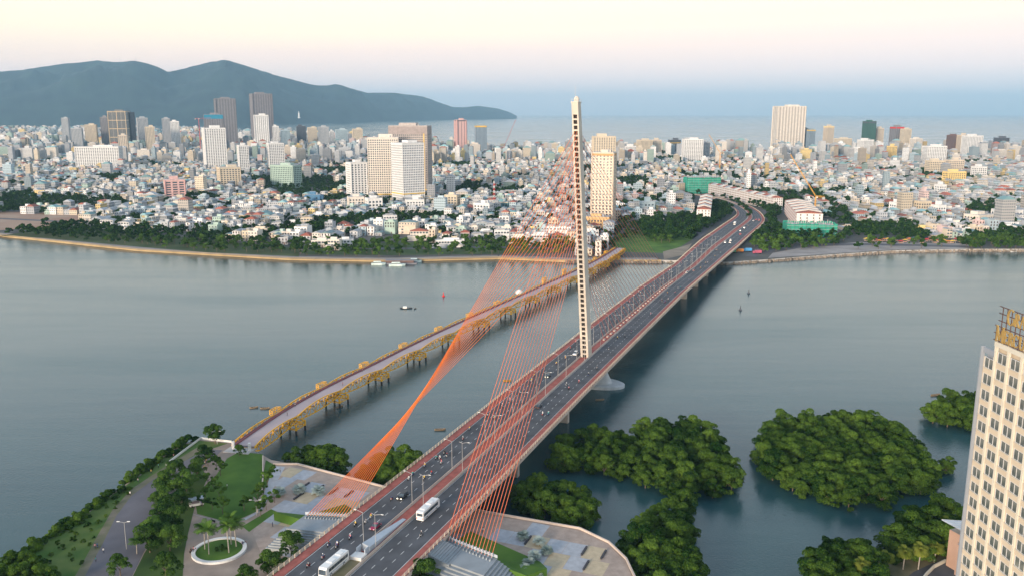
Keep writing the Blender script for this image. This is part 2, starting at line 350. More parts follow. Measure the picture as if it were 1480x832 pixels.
# pylon: slim box leaning back towards the west bank, a ladder of openings in its west face
LEAN = math.tan(R(10.5)); ZB, ZT = 9.0, 144.5
def pyl(z):
    f = (z - 14.5) / 130.0; cx = -f * 130 * LEAN
    ln = (6.4 * (1 - f) + 4.6 * f if f > 0 else 6.4) + .6 * math.sin(max(0, min(1, f)) * math.pi); wd = 4.2 - 1.0 * f if f > 0 else 4.2
    return cx, ln, wd
pyl_o = None; w = MB(); zs = list(np.arange(ZB, ZT - 3, 2.55)) ; pitch = 2.55
M_dark = mat('opening shade', (.035, .03, .03), .9)
cyoff = -.2
def sec(z):  # outline: west face at x = cx - ln/2
    cx, ln, wd = pyl(z); x0, x1 = cx - ln / 2, cx + ln / 2
    return x0, x1, wd / 2
for i, z in enumerate(zs):
    z1 = z + pitch if i < len(zs) - 1 else ZT
    for (za, zb, opening) in ((z, z + .75, False), (z + .75, z1, z > 12 and z < 139)):
        a, b = sec(za), sec(zb); s = .95
        def P(u, q, z): return (u, q + cyoff, z)
        # outer shell without the west face
        w.add([P(a[1], -a[2], za), P(a[1], a[2], za), P(b[1], b[2], zb), P(b[1], -b[2], zb)], [(0, 1, 2, 3)], M_ivory)
        for q in (-1, 1): w.add([P(a[0], q * a[2], za), P(a[1], q * a[2], za), P(b[1], q * b[2], zb), P(b[0], q * b[2], zb)], [(0, 1, 2, 3) if q < 0 else (3, 2, 1, 0)], M_ivory)
        if not opening: w.add([P(a[0], -a[2], za), P(a[0], a[2], za), P(b[0], b[2], zb), P(b[0], -b[2], zb)], [(3, 2, 1, 0)], M_ivory)
        else:
            for q in (-1, 1): w.add([P(a[0], q * a[2], za), P(a[0], q * s, za), P(b[0], q * s, zb), P(b[0], q * b[2], zb)], [(3, 2, 1, 0) if q < 0 else (0, 1, 2, 3)], M_ivory)
            dp = 1.3
            for q in (-1, 1): w.add([P(a[0], q * s, za), P(a[0] + dp, q * s, za), P(b[0] + dp, q * s, zb), P(b[0], q * s, zb)], [(0, 1, 2, 3)], M_ivory)
            w.add([P(a[0] + dp, -s, za), P(a[0] + dp, s, za), P(b[0] + dp, s, zb), P(b[0] + dp, -s, zb)], [(3, 2, 1, 0)], M_dark)  # dark back sheet, shade inside the opening put into its colour
            w.add([P(a[0], -s, za), P(a[0], s, za), P(a[0] + dp, s, za), P(a[0] + dp, -s, za)], [(0, 1, 2, 3)], M_ivory)
            w.add([P(b[0], -s, zb), P(b[0], s, zb), P(b[0] + dp, s, zb), P(b[0] + dp, -s, zb)], [(3, 2, 1, 0)], M_ivory)
x0, x1, hw = sec(ZT); w.add([(x0, -hw + cyoff, ZT), (x1, -hw + cyoff, ZT), (x1, hw + cyoff, ZT), (x0, hw + cyoff, ZT)], [(0, 1, 2, 3)], M_ivory)
pylon = w.build('pylon', bridge)
cx = (x0 + x1) / 2; w = MB()
w.box(cx, cyoff, ZT + .01, x1 - x0 + .5, 2 * hw + .5, .5, M_ivory); w.lathe(cx + .6, cyoff, [(1.3, ZT + .5), (1.35, ZT + 1.6), (1.2, ZT + 2.3), (.6, ZT + 3), (.1, ZT + 3.2)], M_ivory)
w.build('pylon_cap', pylon)
w = MB(); 
for dx in (-1, 1):
    for dy in (-1, 1): w.beam((cx + dx * (x1 - x0) / 2, cyoff + dy * hw, ZT + .5), (cx + dx * (x1 - x0) / 2, cyoff + dy * hw, ZT + 1.7), .12, .12, M_frame)
for dy in (-1, 1): w.beam((x0, cyoff + dy * hw, ZT + 1.6), (x1, cyoff + dy * hw, ZT + 1.6), .1, .1, M_frame)
for xx in (x0, x1): w.beam((xx, cyoff - hw, ZT + 1.6), (xx, cyoff + hw, ZT + 1.6), .1, .1, M_frame)
w.tube((cx - 1.5, cyoff, ZT + .5), (cx - 1.5, cyoff, ZT + 8), .07, M_frame); w.build('lightning_rod', pylon)
# pile cap: white oval base with a cone under the deck
w = MB(); M_cap = mat('pier cap paint', (.46, .49, .51), .7)
w.lathe(0, -4, [(9, -.8), (9, 1.4), (8.6, 1.7), (5.5, 1.8), (4.6, 5), (3.6, 9), (3.4, 12.6)], M_cap, 28, 1.0, 1.9); w.build('pylon_foundation', bridge)
# cables
def cable(p, q, m, r=.13, name='cable'):
    w = MB(); p, q = Vector(p), Vector(q); n = 6; pts = []
    sag = (p - q).length ** 2 / 60000
    for i in range(n + 1):
        t = i / n; v = p.lerp(q, t); v.z -= sag * 4 * t * (1 - t) * .55; pts.append(v)
    for a, b in zip(pts, pts[1:]): w.tube(a, b, r, m, 5, cap=False)
    return w.build(name, bridge)
NB = 15; ZA = 13.0
Ln, Lf = toB(G(505, 747, ZA)), toB(G(444, 744, ZA)); Rn, Rf = toB(G(644, 779, ZA)), toB(G(710, 805, ZA))
for i in range(NB):
    k = i / (NB - 1); z = 131.5 - k * 51
    cx_, ln, wd = pyl(z); xw = cx_ - ln / 2 + .9
    for (n_, f_), sg in (((Ln, Lf), 1), ((Rn, Rf), -1)):
        g_ = (n_[0] + (f_[0] - n_[0]) * k, n_[1] + (f_[1] - n_[1]) * k)
        cable((xw, cyoff + sg * .45, z), (g_[0], g_[1], ZA), M_cable if sg > 0 else M_cable2, .10)
NM = 27
for i in range(NM):
    k = i / (NM - 1); s = 225 - k * 190; z = 132 - k * 75
    cx_, ln, wd = pyl(z)
    cable((cx_ + ln / 2 - .3, cyoff, z), (s, 0.0, zdeck(s) + .2), mat('shaded cable', (.55, .16, .11), .5, var=.05), .10, 'stay_cable')  # orange cable darkened, the shade on these stays put into the colour
for i in range(NM): s = 225 - i / (NM - 1) * 190; w = MB(); w.box(s, 0, zdeck(s) + .12, 2.6, 1.0, .55, M_deckc); w.build('cable_anchorage', bridge)
# underpass entrance wedge in the median
M_pale = mat('pale blue grey cladding', (.42, .47, .52), .6, var=.08)
u0 = toB(G(516, 806, 14.5))[0]; u1 = toB(G(571, 750, 14.5))[0]; zz = 14.62
w = MB()
w.add([(u0 + 4, .4, zz), (u1 + 1, -.6, zz), (u1 + 1, -1.9, zz), (u0 + 4, -2.2, zz), (u0 + 4, .4, zz + 2.6), (u1 + 1, -.6, zz + .25), (u1 + 1, -1.9, zz + .15), (u0 + 4, -2.2, zz + 1.9)], [(0, 1, 5, 4), (1, 2, 6, 5), (3, 7, 6, 2), (4, 5, 6, 7), (0, 4, 7, 3), (3, 2, 1, 0)], M_pale)
us = w.build('stair_shelter', None)
for v_ in us.data.vertices: pass
us.matrix_world = Matrix.Translation((BX, BY, 0)) @ Matrix.Rotation(RZ, 4, 'Z')
tag(us, 'pale grey wedge shaped underpass entrance in the bridge median near the coach', 'stair shelter')
w = MB(); w.box(u0, -.8, zz, 3.2, 3.6, 1.1, M_white); w.box(u0 + 2.4, .6, zz, 2.4, .25, 2.4, M_pale); w.box(u0 + 2.4, -2.1, zz, 2.4, .25, 2.4, M_pale); w.build('entrance_parapet', us)
w = MB(); w.box(u0 + 2.5, -.8, zz + .01, 3, 2.3, .08, M_dark); w.build('stairwell_shade', us)  # thin dark slab, painted shade in place of a real stairwell
# ------------------------------------------------------------------ lamp posts of the bridge
M_pole = mat('galvanised pole', (.40, .40, .39), .5, metal=.2)
M_lamp = mat('lamp glass', (.8, .8, .75), .3)
def lamp_mesh(side):
    r = empty('street_lamp', (0, 0, 0))
    w = MB(); w.tube((0, 0, 0), (0, 0, 11), .10, M_pole, 6, .06); w.build('pole', r)
    w = MB(); w.tube((0, 0, 10.9), (0, side * 2.2, 11.5), .07, M_pole, 5)
    if side < 0: w.tube((0, 0, 10.9), (0, 1.2, 11.3), .07, M_pole, 5)
    w.build('arm', r)
    w = MB(); w.box(0, side * 2.5, 11.4, .28, .8, .12, M_lamp); w.build('lamp_head', r); return r
la, lb = lamp_mesh(1), lamp_mesh(-1); ka, kb = kidmap(la), kidmap(lb)
s = -222.5; i = 0; spacing = 30.3; cnt = {'W': 8, 'E': 0}
while s < 480:
    if abs(s) > 6:
        st = min(STS, key=lambda q: abs(q[0] - s))
        for (src, kk, t, sd) in ((la, ka, 15.35, 'west'), (lb, kb, 19.45, 'east')):
            o = src if i == 0 else copy_tree(src, kk); p = pt(st, t, .2)
            p2 = fromB(p[0], p[1]); o.location = (p2[0], p2[1], p[2]); o.rotation_euler = (0, 0, RZ)
            kN = (7 - i) if s < 0 else i - 8; side = 'on the plaza side of' if s < 0 else 'beyond'
            o['category'] = 'street lamp'; o['group'] = 'lamp posts along the bridge median'
            o['label'] = f"grey {'single arm' if sd == 'west' else 'two arm'} lamp post on median {side} the pylon, {ordinal(max(kN, 0))} out"
        i += 1
    s += spacing
# ================================================================== anchor platforms, plaza, lawns
ZP = 7.03
M_step = mat('grey granite steps', (.25, .28, .30), .8, var=.1, scale=.3)
for sg, (n_, f_), nm in ((1, (Ln, Lf), 'left'), (-1, (Rn, Rf), 'right')):
    # local bridge space polygons
    e = 17.6 if sg > 0 else -18.5
    top = [(n_[0] + 1.0, e), (f_[0] + 1.0, f_[1] + sg * 1.5), (f_[0] - 9, f_[1] + sg * 1.5), (n_[0] - 10, e)]
    root = empty('anchor_platform', (BX, BY, 0), RZ, 'grey stepped cable anchor platform ' + ('on the plaza side facing the yellow bridge' if sg > 0 else 'with stairs beside the sunken lawn under the bridge flank'), 'anchor platform', 'anchor platforms of the bridge cables')
    w = MB()
    for k in range(9):   # terraces fall towards the near side
        ex = k * (.55 if sg > 0 else 1.1); z1 = 12.4 - k * .56
        poly = [(top[0][0], e), (top[1][0], top[1][1] + sg * ex * .9), (top[2][0] - ex * 1.3, top[2][1] + sg * ex * .9), (top[3][0] - ex * 1.1, e)]
        poly = [tuple(q) for q in poly]; 
        if sg < 0: poly = poly[::-1]
        w.prism(poly[::-1], ZP, z1, M_step)
    w.build('terrace', root)
    w = MB()
    for i in range(NB):
        k = i / (NB - 1); g_ = (n_[0] + (f_[0] - n_[0]) * k, n_[1] + (f_[1] - n_[1]) * k)
        w = MB(); w.box(g_[0] - .5, g_[1], 12.4, 1.4, .5, .5, M_step, taper=.6); w.tube((g_[0] - .2, g_[1], 12.6), (g_[0] + 1.3, g_[1], 13.9), .13, M_pale, 6); w.build('cable_anchor', root)
    if sg < 0:
        w = MB()
        for k in range(9): w.box(n_[0] - 7.5, e + .5 - k * .8, ZP, 9.5, .8, 14.4 - ZP - k * .24, M_step)
        w.build('side_stair', root)
    w = MB(); w.beam((top[0][0] + .1, e, 13.0), (top[1][0] + .1, top[1][1], 13.0), .12, .9, M_pale); w.build('parapet', root)
    # lawn sloping away from the platform
    if sg > 0: lp = [(top[0][0] + .3, 17.8), (top[0][0] + 11, 17.8), (top[0][0] + 17, 31), (top[1][0] + 9, top[1][1] + 6), (top[1][0] + 2, top[1][1] + 14), (top[1][0] + .3, top[1][1])]
    else: lp = [(top[0][0] + .3, -17.8), (top[1][0] + .3, top[1][1]), (top[1][0] - 2, top[1][1] - 10), (top[1][0] + 4, top[1][1] - 14), (top[1][0] + 12, top[1][1] - 9), (top[0][0] + 17, -17.8)]
    c0 = top[0][0]
    P = [(q[0], q[1], 10.2 if q[0] < c0 + 1 else 7.2) for q in lp]
    if sg > 0: P = P[::-1]
    w = MB(); ctr = np.mean(P, axis=0); ctr[2] = 7.9
    Pf = [(q[0], q[1], 7.0) for q in P]
    w.add(P + [tuple(ctr)] + Pf, [(i, (i + 1) % 6, 6) for i in range(6)] + [(i, 7 + i, 7 + (i + 1) % 6, (i + 1) % 6) for i in range(6)], M_grass)
    lawn = w.build('lawn'); lawn.location = (BX, BY, 0); lawn.rotation_euler = (0, 0, RZ); tag(lawn, kind='structure')
# plaza paving panels
M_pg = mat('blue grey paving', (.36, .38, .41), .85, var=.12, scale=.6); M_pt = mat('tan paving', (.46, .38, .26), .85, var=.12, scale=.6); M_pb = mat('rosy paving', (.35, .28, .235), .85, var=.15, scale=.5)
M_slit = mat('dark bench stone', (.05, .05, .06), .7)
plaza = px([(395, 672), (430, 673), (552, 705), (700, 742), (838, 766), (878, 785), (903, 810), (918, 842), (945, 960), (700, 1100), (420, 900), (365, 770), (378, 745), (382, 715)], ZW)
w = MB(); w.sheet(plaza[::-1], ZW + .012, M_pb); tag(w.build('plaza_paving'), kind='structure')
pB = [toB(q) for q in plaza]; w = MB(); prnd = random.Random(3); slits = []
for i in range(-22, 12):
    for j in range(-16, 16):
        s0 = -205 + i * 8.2; a0 = j * 6.2 + (3.1 if i % 2 else 0)
        cs = [(s0, a0), (s0 + 8.1, a0), (s0 + 8.1, a0 + 6.1), (s0, a0 + 6.1)]
        if abs(a0) < 9 or not all(inside(*c, pB) for c in cs): continue
        h = prnd.random(); 
        if h < .42: w.sheet([(*c, ) for c in cs], 0, M_pg)
        elif h < .72: w.sheet([(*c, ) for c in cs], 0, M_pt)
        if prnd.random() < .38: slits.append((s0 + 4, a0))
o = w.build('paving_panels'); o.location = (BX, BY, ZW + .02); o.rotation_euler = (0, 0, RZ); tag(o, kind='structure')
first = None
for s0, a0 in slits:
    if any(abs(s0 - (n_[0])) < 16 and abs(a0) < 50 for n_ in (Ln,)): continue
    if first is None:
        w = MB(); w.box(0, 0, 0, 5.6, .5, .42, M_slit); w.box(0, 0, .42, 5.7, .62, .07, M_slit); first = w.build('stone_bench'); o = first
    else: o = first.copy(); COL.objects.link(o)
    p = fromB(s0, a0); o.location = (p[0], p[1], ZW + .02); o.rotation_euler = (0, 0, RZ); tag(o, None, 'bench', 'long dark stone benches on the plaza')
    o['_b'] = 1
BENCH = [o for o in COL.objects if o.name.startswith('stone_bench')]
uniquify([(o, 'dark stone bench on the ' + ('left plaza' if toB(o.location)[1] > 0 else 'right plaza'), o.location) for o in BENCH])
for o in BENCH: del o['_b']
# river wall along the plaza and bank
def wall_along(name, pts, z, h, th, m, label, cat='wall'):
    w = MB()
    for a, b in zip(pts, pts[1:]): w.beam((a[0], a[1], z + h / 2), (b[0], b[1], z + h / 2), th, h, m)
    return tag(w.build(name), label, cat)
wall_along('river_wall', px([(395, 671), (430, 671), (552, 703), (700, 740), (838, 764), (880, 784), (905, 808), (920, 840), (946, 940)], ZW), ZW, .7, .5, M_deckc, 'low pale parapet wall between the plaza paving and the mangroves')
wall_along('bank_railing', px([(240, 672), (262, 655), (290, 634), (335, 639)], ZW), ZW, .9, .25, M_white, 'white balustrade at the tip of the bank near the yellow bridge', 'railing')
# park ground
def flat(name, poly, dz, m, z=ZW):
    w = MB(); w.sheet(px(poly, z)[::-1], z + dz, m); return tag(w.build(name), kind='structure')
flat('bank_verge', [(-420, 1100), (-80, 864), (-20, 824), (40, 794), (90, 762), (130, 739), (170, 709), (205, 685), (240, 657), (262, 644), (288, 636), (330, 640), (300, 650), (262, 668), (220, 692), (185, 720), (160, 752), (135, 795), (108, 850), (-100, 1200)], .012, mat('weedy verge', (.035, .10, .012), .95, scale=.12, bump=.4, col2=(.12, .16, .04)))
flat('dirt_path', [(92, 860), (120, 812), (140, 775), (162, 737), (190, 706), (235, 676), (285, 646), (292, 650), (240, 682), (205, 706), (175, 738), (150, 785), (112, 860)], .02, mat('dirt', (.20, .17, .13), .95, scale=.2, bump=.2, col2=(.11, .12, .06)))
flat('promenade_road', [(106, 862), (148, 786), (168, 745), (190, 716), (222, 692), (262, 668), (300, 648), (322, 650), (300, 668), (266, 694), (244, 722), (230, 757), (208, 797), (176, 862)], .024, mat('worn asphalt', (.13, .125, .14), .9, var=.2, scale=.08))
M_lawnm = M_grass
flat('park_lawn', [(346, 652), (380, 656), (380, 690), (366, 718), (372, 738), (350, 748), (315, 750), (285, 742), (282, 722), (310, 690), (328, 662)], .026, M_lawnm)
flat('tree_verge', [(176, 864), (208, 800), (232, 760), (246, 722), (268, 694), (290, 672), (300, 690), (282, 730), (272, 770), (266, 800), (262, 864)], .03, mat('dark verge grass', (.03, .065, .012), .95, scale=.1, bump=.3, col2=(.06, .11, .02)))  # deeper green turf than the park lawn
flat('riverside_grass', [(384, 664), (398, 672), (386, 700), (372, 722), (366, 716), (380, 690)], .028, M_lawnm)
flat('grass_strip', [(350, 760), (392, 735), (400, 739), (360, 768)], .03, M_lawnm)
flat('park_walk', [(278, 742), (283, 744), (318, 753), (355, 751), (378, 738), (398, 700), (412, 674), (396, 673), (372, 738), (350, 750), (315, 752)], .034, M_pg)
flat('grass_corner', [(385, 832), (420, 812), (450, 790), (475, 770), (470, 790), (430, 840), (380, 860)], .05, M_lawnm)
# median end island
p0 = toB(G(495, 806, 14.5)); w = MB(); w.box(p0[0] - 8, -.8, 14.5, 22, 4.4, .25, M_conc, top=M_dry); o = w.build('median_island', bridge)
w = MB()
for a, b in zip(px([(380, 690), (378, 720), (372, 740)], ZW), px([(380, 660), (380, 690), (378, 720)], ZW)): w.beam((*a, ZW + .4), (*b, ZW + .4), .4, .8, M_deckc)
tag(w.build('garden_wall'), 'low pale garden wall along the edge of the park lawn', 'wall')
# round planter
c = G(317, 796, ZW); w = MB(); n = 40; ro, ri = 8.2, 7.0
P = []; 
for r_, z in ((ro, 0), (ro, .7), (ri, .7), (ri, .35)):
    for k in range(n): t = 2 * math.pi * k / n; P.append((r_ * math.cos(t), r_ * math.sin(t), z))
w.add(P, [(j * n + k, j * n + (k + 1) % n, (j + 1) * n + (k + 1) % n, (j + 1) * n + k) for j in range(3) for k in range(n)], M_white)
rt = empty('planter', (c[0], c[1], ZW + .02), 0, 'round white kerbed planter holding palms and clipped grass', 'planter')
w.build('kerb', rt); w = MB(); w.lathe(0, 0, [(ri, .3), (ri * .5, .55), (.1, .6)], M_grass, 40); w.build('turf', rt)
PLANTER = (c[0], c[1])
# kiosk truck
c = G(284, 730, ZW); rt = empty('kiosk', (c[0], c[1], ZW + .03), .5, 'small white kiosk with printed side panels at the edge of the park lawn', 'kiosk')
w = MB(); w.box(0, 0, .4, 4.6, 2.3, 2.3, M_white); w.box(0, 0, 2.7, 4.8, 2.5, .12, M_pale); w.build('body', rt)
w = MB(); w.box(-.4, -1.16, 1.3, 2.6, .05, 1.0, mat('kiosk window', (.25, .2, .22), .4)); w.box(1.6, -1.17, .9, .7, .05, 1.5, mat('kiosk picture', (.3, .25, .5), .6, var=.6, scale=3)); w.build('side_panel', rt)
for dx in (-1.5, 1.5):
    w = MB(); w.tube((dx, -1.15, .4), (dx, 1.15, .4), .38, M_black, 12); w.build('wheel', rt)
# road lamps on the bank
src = empty('street_lamp', (0, 0, 0)); w = MB(); w.tube((0, 0, 0), (0, 0, 9), .11, M_pole, 6, .07); w.build('pole', src)
w = MB(); w.tube((-1.6, 0, 9.3), (0, 0, 8.9), .06, M_pole, 5); w.tube((1.2, 0, 9.3), (0, 0, 8.9), .06, M_pole, 5); w.build('arm', src)
w = MB(); w.box(-1.8, 0, 9.25, .9, .3, .14, M_lamp); w.box(1.4, 0, 9.25, .9, .3, .14, M_lamp); w.build('lamp_head', src); ks = kidmap(src)
for i, (u, v, t) in enumerate([(183, 793, 'white lamp post standing on the verge beside the curving asphalt road'), (314, 641, 'lamp post at the end of the yellow bridge by the round tree'), (371, 744, 'lamp post on the walk beside the park lawn corner')]):
    o = src if i == 0 else copy_tree(src, ks); q = G(u, v, ZW); o.location = (*q, ZW); o.scale = (1, 1, 1 if i < 1 else .6); tag(o, t, 'street lamp', 'lamp posts of the riverside park')
# ================================================================== yellow truss bridge
M_yel = mat('yellow steel', (.80, .42, .03), .55, var=.12, scale=.4); M_yd = mat('lilac deck', (.40, .33, .335), .85, var=.1, scale=.1); M_maroon = mat('maroon walk', (.20, .075, .085), .85)
cpt = [(-109, 331), (-100.5, 368), (-88, 405), (-73, 440), (-57, 479), (-40, 518), (-22.5, 556), (-5, 593), (13, 630), (31, 668), (49, 706), (66, 744), (82, 781), (96, 818), (108, 852)]
ZY = 8.0
yb = empty('truss_bridge', (cpt[0][0], cpt[0][1], 0), 0, 'long low yellow steel truss bridge with a lilac deck on dark piles', 'bridge')
O = Vector((cpt[0][0], cpt[0][1], 0))
def ycs(i, t):  # centre point and left normal along the bridge
    p = [Vector((*cpt[max(0, min(len(cpt) - 1, k))], 0)) for k in (i - 1, i, i + 1, i + 2)]
    c = .5 * ((2 * p[1]) + (-p[0] + p[2]) * t + (2 * p[0] - 5 * p[1] + 4 * p[2] - p[3]) * t * t + (-p[0] + 3 * p[1] - 3 * p[2] + p[3]) * t ** 3)
    d = (p[2] - p[1]).normalized(); d2 = ((p[3] - p[2]).normalized() if i + 2 < len(cpt) else d); d = (d * (1 - t) + d2 * t).normalized()
    return c - O, Vector((-d.y, d.x, 0)), d
NS = len(cpt) - 1
def yrib(a, b, dz, m, th, name):
    w = MB(); P = []; n = 0
    for i in range(NS):
        for k in range(4 if i < NS - 1 else 5):
            c, nn, _ = ycs(i, k / 4); n += 1
            for q, z in ((a, 0), (b, 0), (a, -th), (b, -th)): P.append(c + nn * q + Vector((0, 0, ZY + dz + z)))
    f = []
    for i in range(n - 1):
        o, e = 4 * i, 4 * i + 4; f += [(o, o + 1, e + 1, e), (o + 2, e + 2, e + 3, o + 3), (o, e, e + 2, o + 2), (o + 1, o + 3, e + 3, e + 1)]
    w.add(P, [g[::-1] for g in f], m); return w.build(name, yb)
yrib(-4.6, 2.9, 0, M_yd, .5, 'deck'); yrib(2.9, 4.7, .18, M_maroon, .6, 'walkway'); yrib(2.75, 2.9, .55, M_maroon, .8, 'kerb')
for sd in (-1, 1):
    for i in range(NS):
        w = MB(); n = 10; T = []; Bt = []
        for k in range(n + 1):
            c, nn, d = ycs(i, k / n); q = math.sin(math.pi * k / n); e = c + nn * sd * 5.1
            T.append(e + Vector((0, 0, ZY - .35 + 1.6 * q ** .9))); Bt.append(e + Vector((0, 0, ZY - 1.7 - 2.0 * q ** .55)))
        for k in range(n):
            w.beam(T[k], T[k + 1], .42, .42, M_yel); w.beam(Bt[k], Bt[k + 1], .42, .42, M_yel)
            if k % 2 == 0: w.beam(Bt[k], T[k + 1], .24, .24, M_yel)
            else: w.beam(T[k], Bt[k + 1], .24, .24, M_yel)
            if 0 < k: w.beam(T[k], Bt[k], .22, .22, M_yel)
        w.build('truss', yb)
        if sd < 0:
            w = MB()
            for k in range(n):
                c, nn, d = ycs(i, k / n); w.beam(c - nn * 5 + Vector((0, 0, ZY - 1)), c + nn * 5 + Vector((0, 0, ZY - 1)), .3, .5, M_yel)
            w.build('cross_beams_lower' if False else 'floor_beam', yb)
for i in range(NS):
    w = MB()
    for k in range(8):
        for q in (5.0,):
            c, nn, d = ycs(i, k / 8); c2, n2, _ = ycs(i, (k + 1) / 8 if k < 7 else .999)
            for z in (.6, 1.1): w.beam(c + nn * q + Vector((0, 0, ZY + z)), c2 + n2 * q + Vector((0, 0, ZY + z)), .09, .09, M_yel)
            w.beam(c + nn * q + Vector((0, 0, ZY)), c + nn * q + Vector((0, 0, ZY + 1.15)), .1, .1, M_yel)
    w.build('railing', yb)
M_pile = mat('tarred pile', (.035, .03, .03), .8)
for i in range(1, NS + (0)):
    c, nn, d = ycs(i, 0); pr_ = MB(); legs = []
    for a in (-6.5, 1.5):
        for b in (-3.6, 3.6):
            p = c + nn * a + d * b; legs.append(p)
            pr_.tube(p + Vector((0, 0, 2.4)), p + Vector((0, 0, ZY - 3.2)), .5, M_yel, 8); pr_.tube(p + Vector((0, 0, -.8)), p + Vector((0, 0, 2.4)), .48, M_pile, 8)
    up = Vector((0, 0, 1))
    for a, b in ((0, 1), (2, 3), (0, 2), (1, 3)):
        for z in (2.6, ZY - 3.1): pr_.beam(legs[a] + up * z, legs[b] + up * z, .32, .32, M_yel)
        pr_.beam(legs[a] + up * 2.6, legs[b] + up * (ZY - 3.1), .2, .2, M_yel); pr_.beam(legs[b] + up * 2.6, legs[a] + up * (ZY - 3.1), .2, .2, M_yel)
    pr_.beam(c - nn * 6.5 + up * (ZY - 2.9), c + nn * 6 + up * (ZY - 2.9), .8, .5, M_yel)
    pr_.build('pier', yb)
    # lookout frame on the upstream side
    w = MB(); tall = i in (9, 10); h = 4.6 if tall else 2.1; z0 = ZY - .2
    if i == 8:
        w.lathe(*(c + nn * 8.5)[:2], [(2.8, z0), (3.0, z0 + 1.0), (2.4, z0 + 2.0), (1.3, z0 + 2.8), (.3, z0 + 3.0)], M_white, 12); w.box(*(c + nn * 7.2)[:2], z0 - .5, 7, 4, .5, M_conc, math.atan2(d.y, d.x)); w.build('white_pavilion', yb); continue
    cs = [c + nn * q + d * e for q, e in ((5.4, -3.4), (5.4, 3.4), (7.6 if not tall else 7, 2.4), (7.6 if not tall else 7, -2.4))]
    for a in range(4):
        p, q = cs[a], cs[(a + 1) % 4]
        for z in (0, h * .5, h): w.beam(p + up * (z0 + z), q + up * (z0 + z), .18, .18, M_yel)
        w.beam(p + up * z0, p + up * (z0 + h), .2, .2, M_yel); w.beam(p + up * z0, q + up * (z0 + h), .16, .16, M_yel)
        if tall: w.beam((p + q) / 2 + up * z0, (p + q) / 2 + up * (z0 + h), 2.2, .2, M_yel)
    w.beam(cs[0] + up * (z0 + h), cs[2] + up * (z0 + h), .18, .18, M_yel); w.beam(cs[1] + up * (z0 + h), cs[3] + up * (z0 + h), .18, .18, M_yel)
    w.build('lookout_tower' if tall else 'lookout', yb)
w = MB(); c, nn, d = ycs(0, 0)
for q in (-4, 3.2): w.box(*(c + nn * q - d * 2)[:2], ZW, 1, 1, 3.2, M_white)
w.build('gate_post_pair' if False else 'gateway', yb)
w = MB(); w.box(*(c - d * 3)[:2], ZW - .5, 6, 11, .7, M_conc, math.atan2(d.y, d.x)); w.build('abutment', yb)
# ================================================================== trees
def crown_mesh(name, lobes, nleaf, ls, m, seed, flat=1.0, trunk=None, core=.68):
    """lobes: list (x,y,z,r).  Leaves on and a little inside lobe surfaces."""
    rg = np.random.default_rng(seed); lob = np.array(lobes); wts = lob[:, 3] ** 2; wts /= wts.sum()
    k = rg.choice(len(lob), nleaf, p=wts); d = rg.normal(size=(nleaf, 3)); d /= np.linalg.norm(d, axis=1)[:, None]
    d[:, 2] = np.where(d[:, 2] < -.35, -d[:, 2], d[:, 2])
    rad = lob[k, 3] * (core + (1.06 - core) * rg.random(nleaf) ** .45)
    c = lob[k, :3] + d * rad[:, None] * np.array([1, 1, flat])
    nrm = d + rg.normal(size=(nleaf, 3)) * .42; nrm /= np.linalg.norm(nrm, axis=1)[:, None]
    t = np.cross(nrm, rg.normal(size=(nleaf, 3))); t /= np.linalg.norm(t, axis=1)[:, None]; b = np.cross(nrm, t)
    s = ls * (.6 + .8 * rg.random(nleaf))[:, None]
    V = np.stack([c - t * s, c - b * s * .6, c + t * s, c + b * s * .6], 1).reshape(-1, 3)
    lt = rg.random(len(lob)); tint = np.clip(.15 + .5 * rg.random(nleaf) * 0.9 + .35 * (lt[k] - .3), 0, 1)
    me = bpy.data.meshes.new(name); me.vertices.add(len(V)); me.vertices.foreach_set('co', V.ravel().astype(np.float32))
    me.loops.add(nleaf * 4); me.polygons.add(nleaf); me.loops.foreach_set('vertex_index', np.arange(nleaf * 4, dtype=np.int32)); me.polygons.foreach_set('loop_start', np.arange(0, nleaf * 4, 4, dtype=np.int32))
    me.update(calc_edges=True); me.materials.append(m)
    a = me.attributes.new('tint', 'FLOAT', 'FACE'); a.data.foreach_set('value', tint.astype(np.float32)); return me
def round_lobes(rd, R0, H0, H1, n):
    out = []
    for i in range(n):
        a = rd.random() * 6.283; q = rd.random() ** .6; z = H0 + (H1 - H0) * rd.random()
        zc = (z - H0) / (H1 - H0); rr = R0 * (1 - .55 * zc ** 2) * q
        out.append((rr * math.cos(a), rr * math.sin(a), z, R0 * (.16 + .22 * rd.random() ** 1.4)))
    return out
def trunk_mesh(name, h, r, limbs, rd):
    w = MB(); w.tube((0, 0, -.5), (0, 0, h * .55), r, M_trunk, 7, r * .75)
    for i in range(limbs):
        a = 6.283 * i / limbs + rd.random(); e = rd.uniform(.35, .6) * h
        w.tube((0, 0, h * .5), (math.cos(a) * e * .7, math.sin(a) * e * .7, h * rd.uniform(.8, 1.05)), r * .6, M_trunk, 5, r * .18)
    me = bpy.data.meshes.new(name); me.from_pydata(w.v, [], w.f); me.materials.append(M_trunk); return me
def protos(kind, n, R0, H0, H1, lobes, leaves, ls, m, tr, flat=.8):
    out = []
    for i in range(n):
        rd = random.Random(kind + str(i)); lb_ = round_lobes(rd, R0, H0, H1, lobes)
        out.append((crown_mesh('crown', lb_, leaves, ls, m, i + len(kind) * 7, flat), trunk_mesh('trunk', H0 + (H1 - H0) * .4, tr, 4, rd)))
    return out
P_mang = protos('mangrove', 6, 4.7, 1.0, 7.6, 34, 7500, .235, M_leaf, .28)
P_park = protos('park', 4, 4.4, 3.0, 8.0, 34, 6000, .25, M_leafd, .26)
P_small = protos('small', 3, 2.4, 2.4, 5.0, 9, 1500, .26, M_leafd, .13)
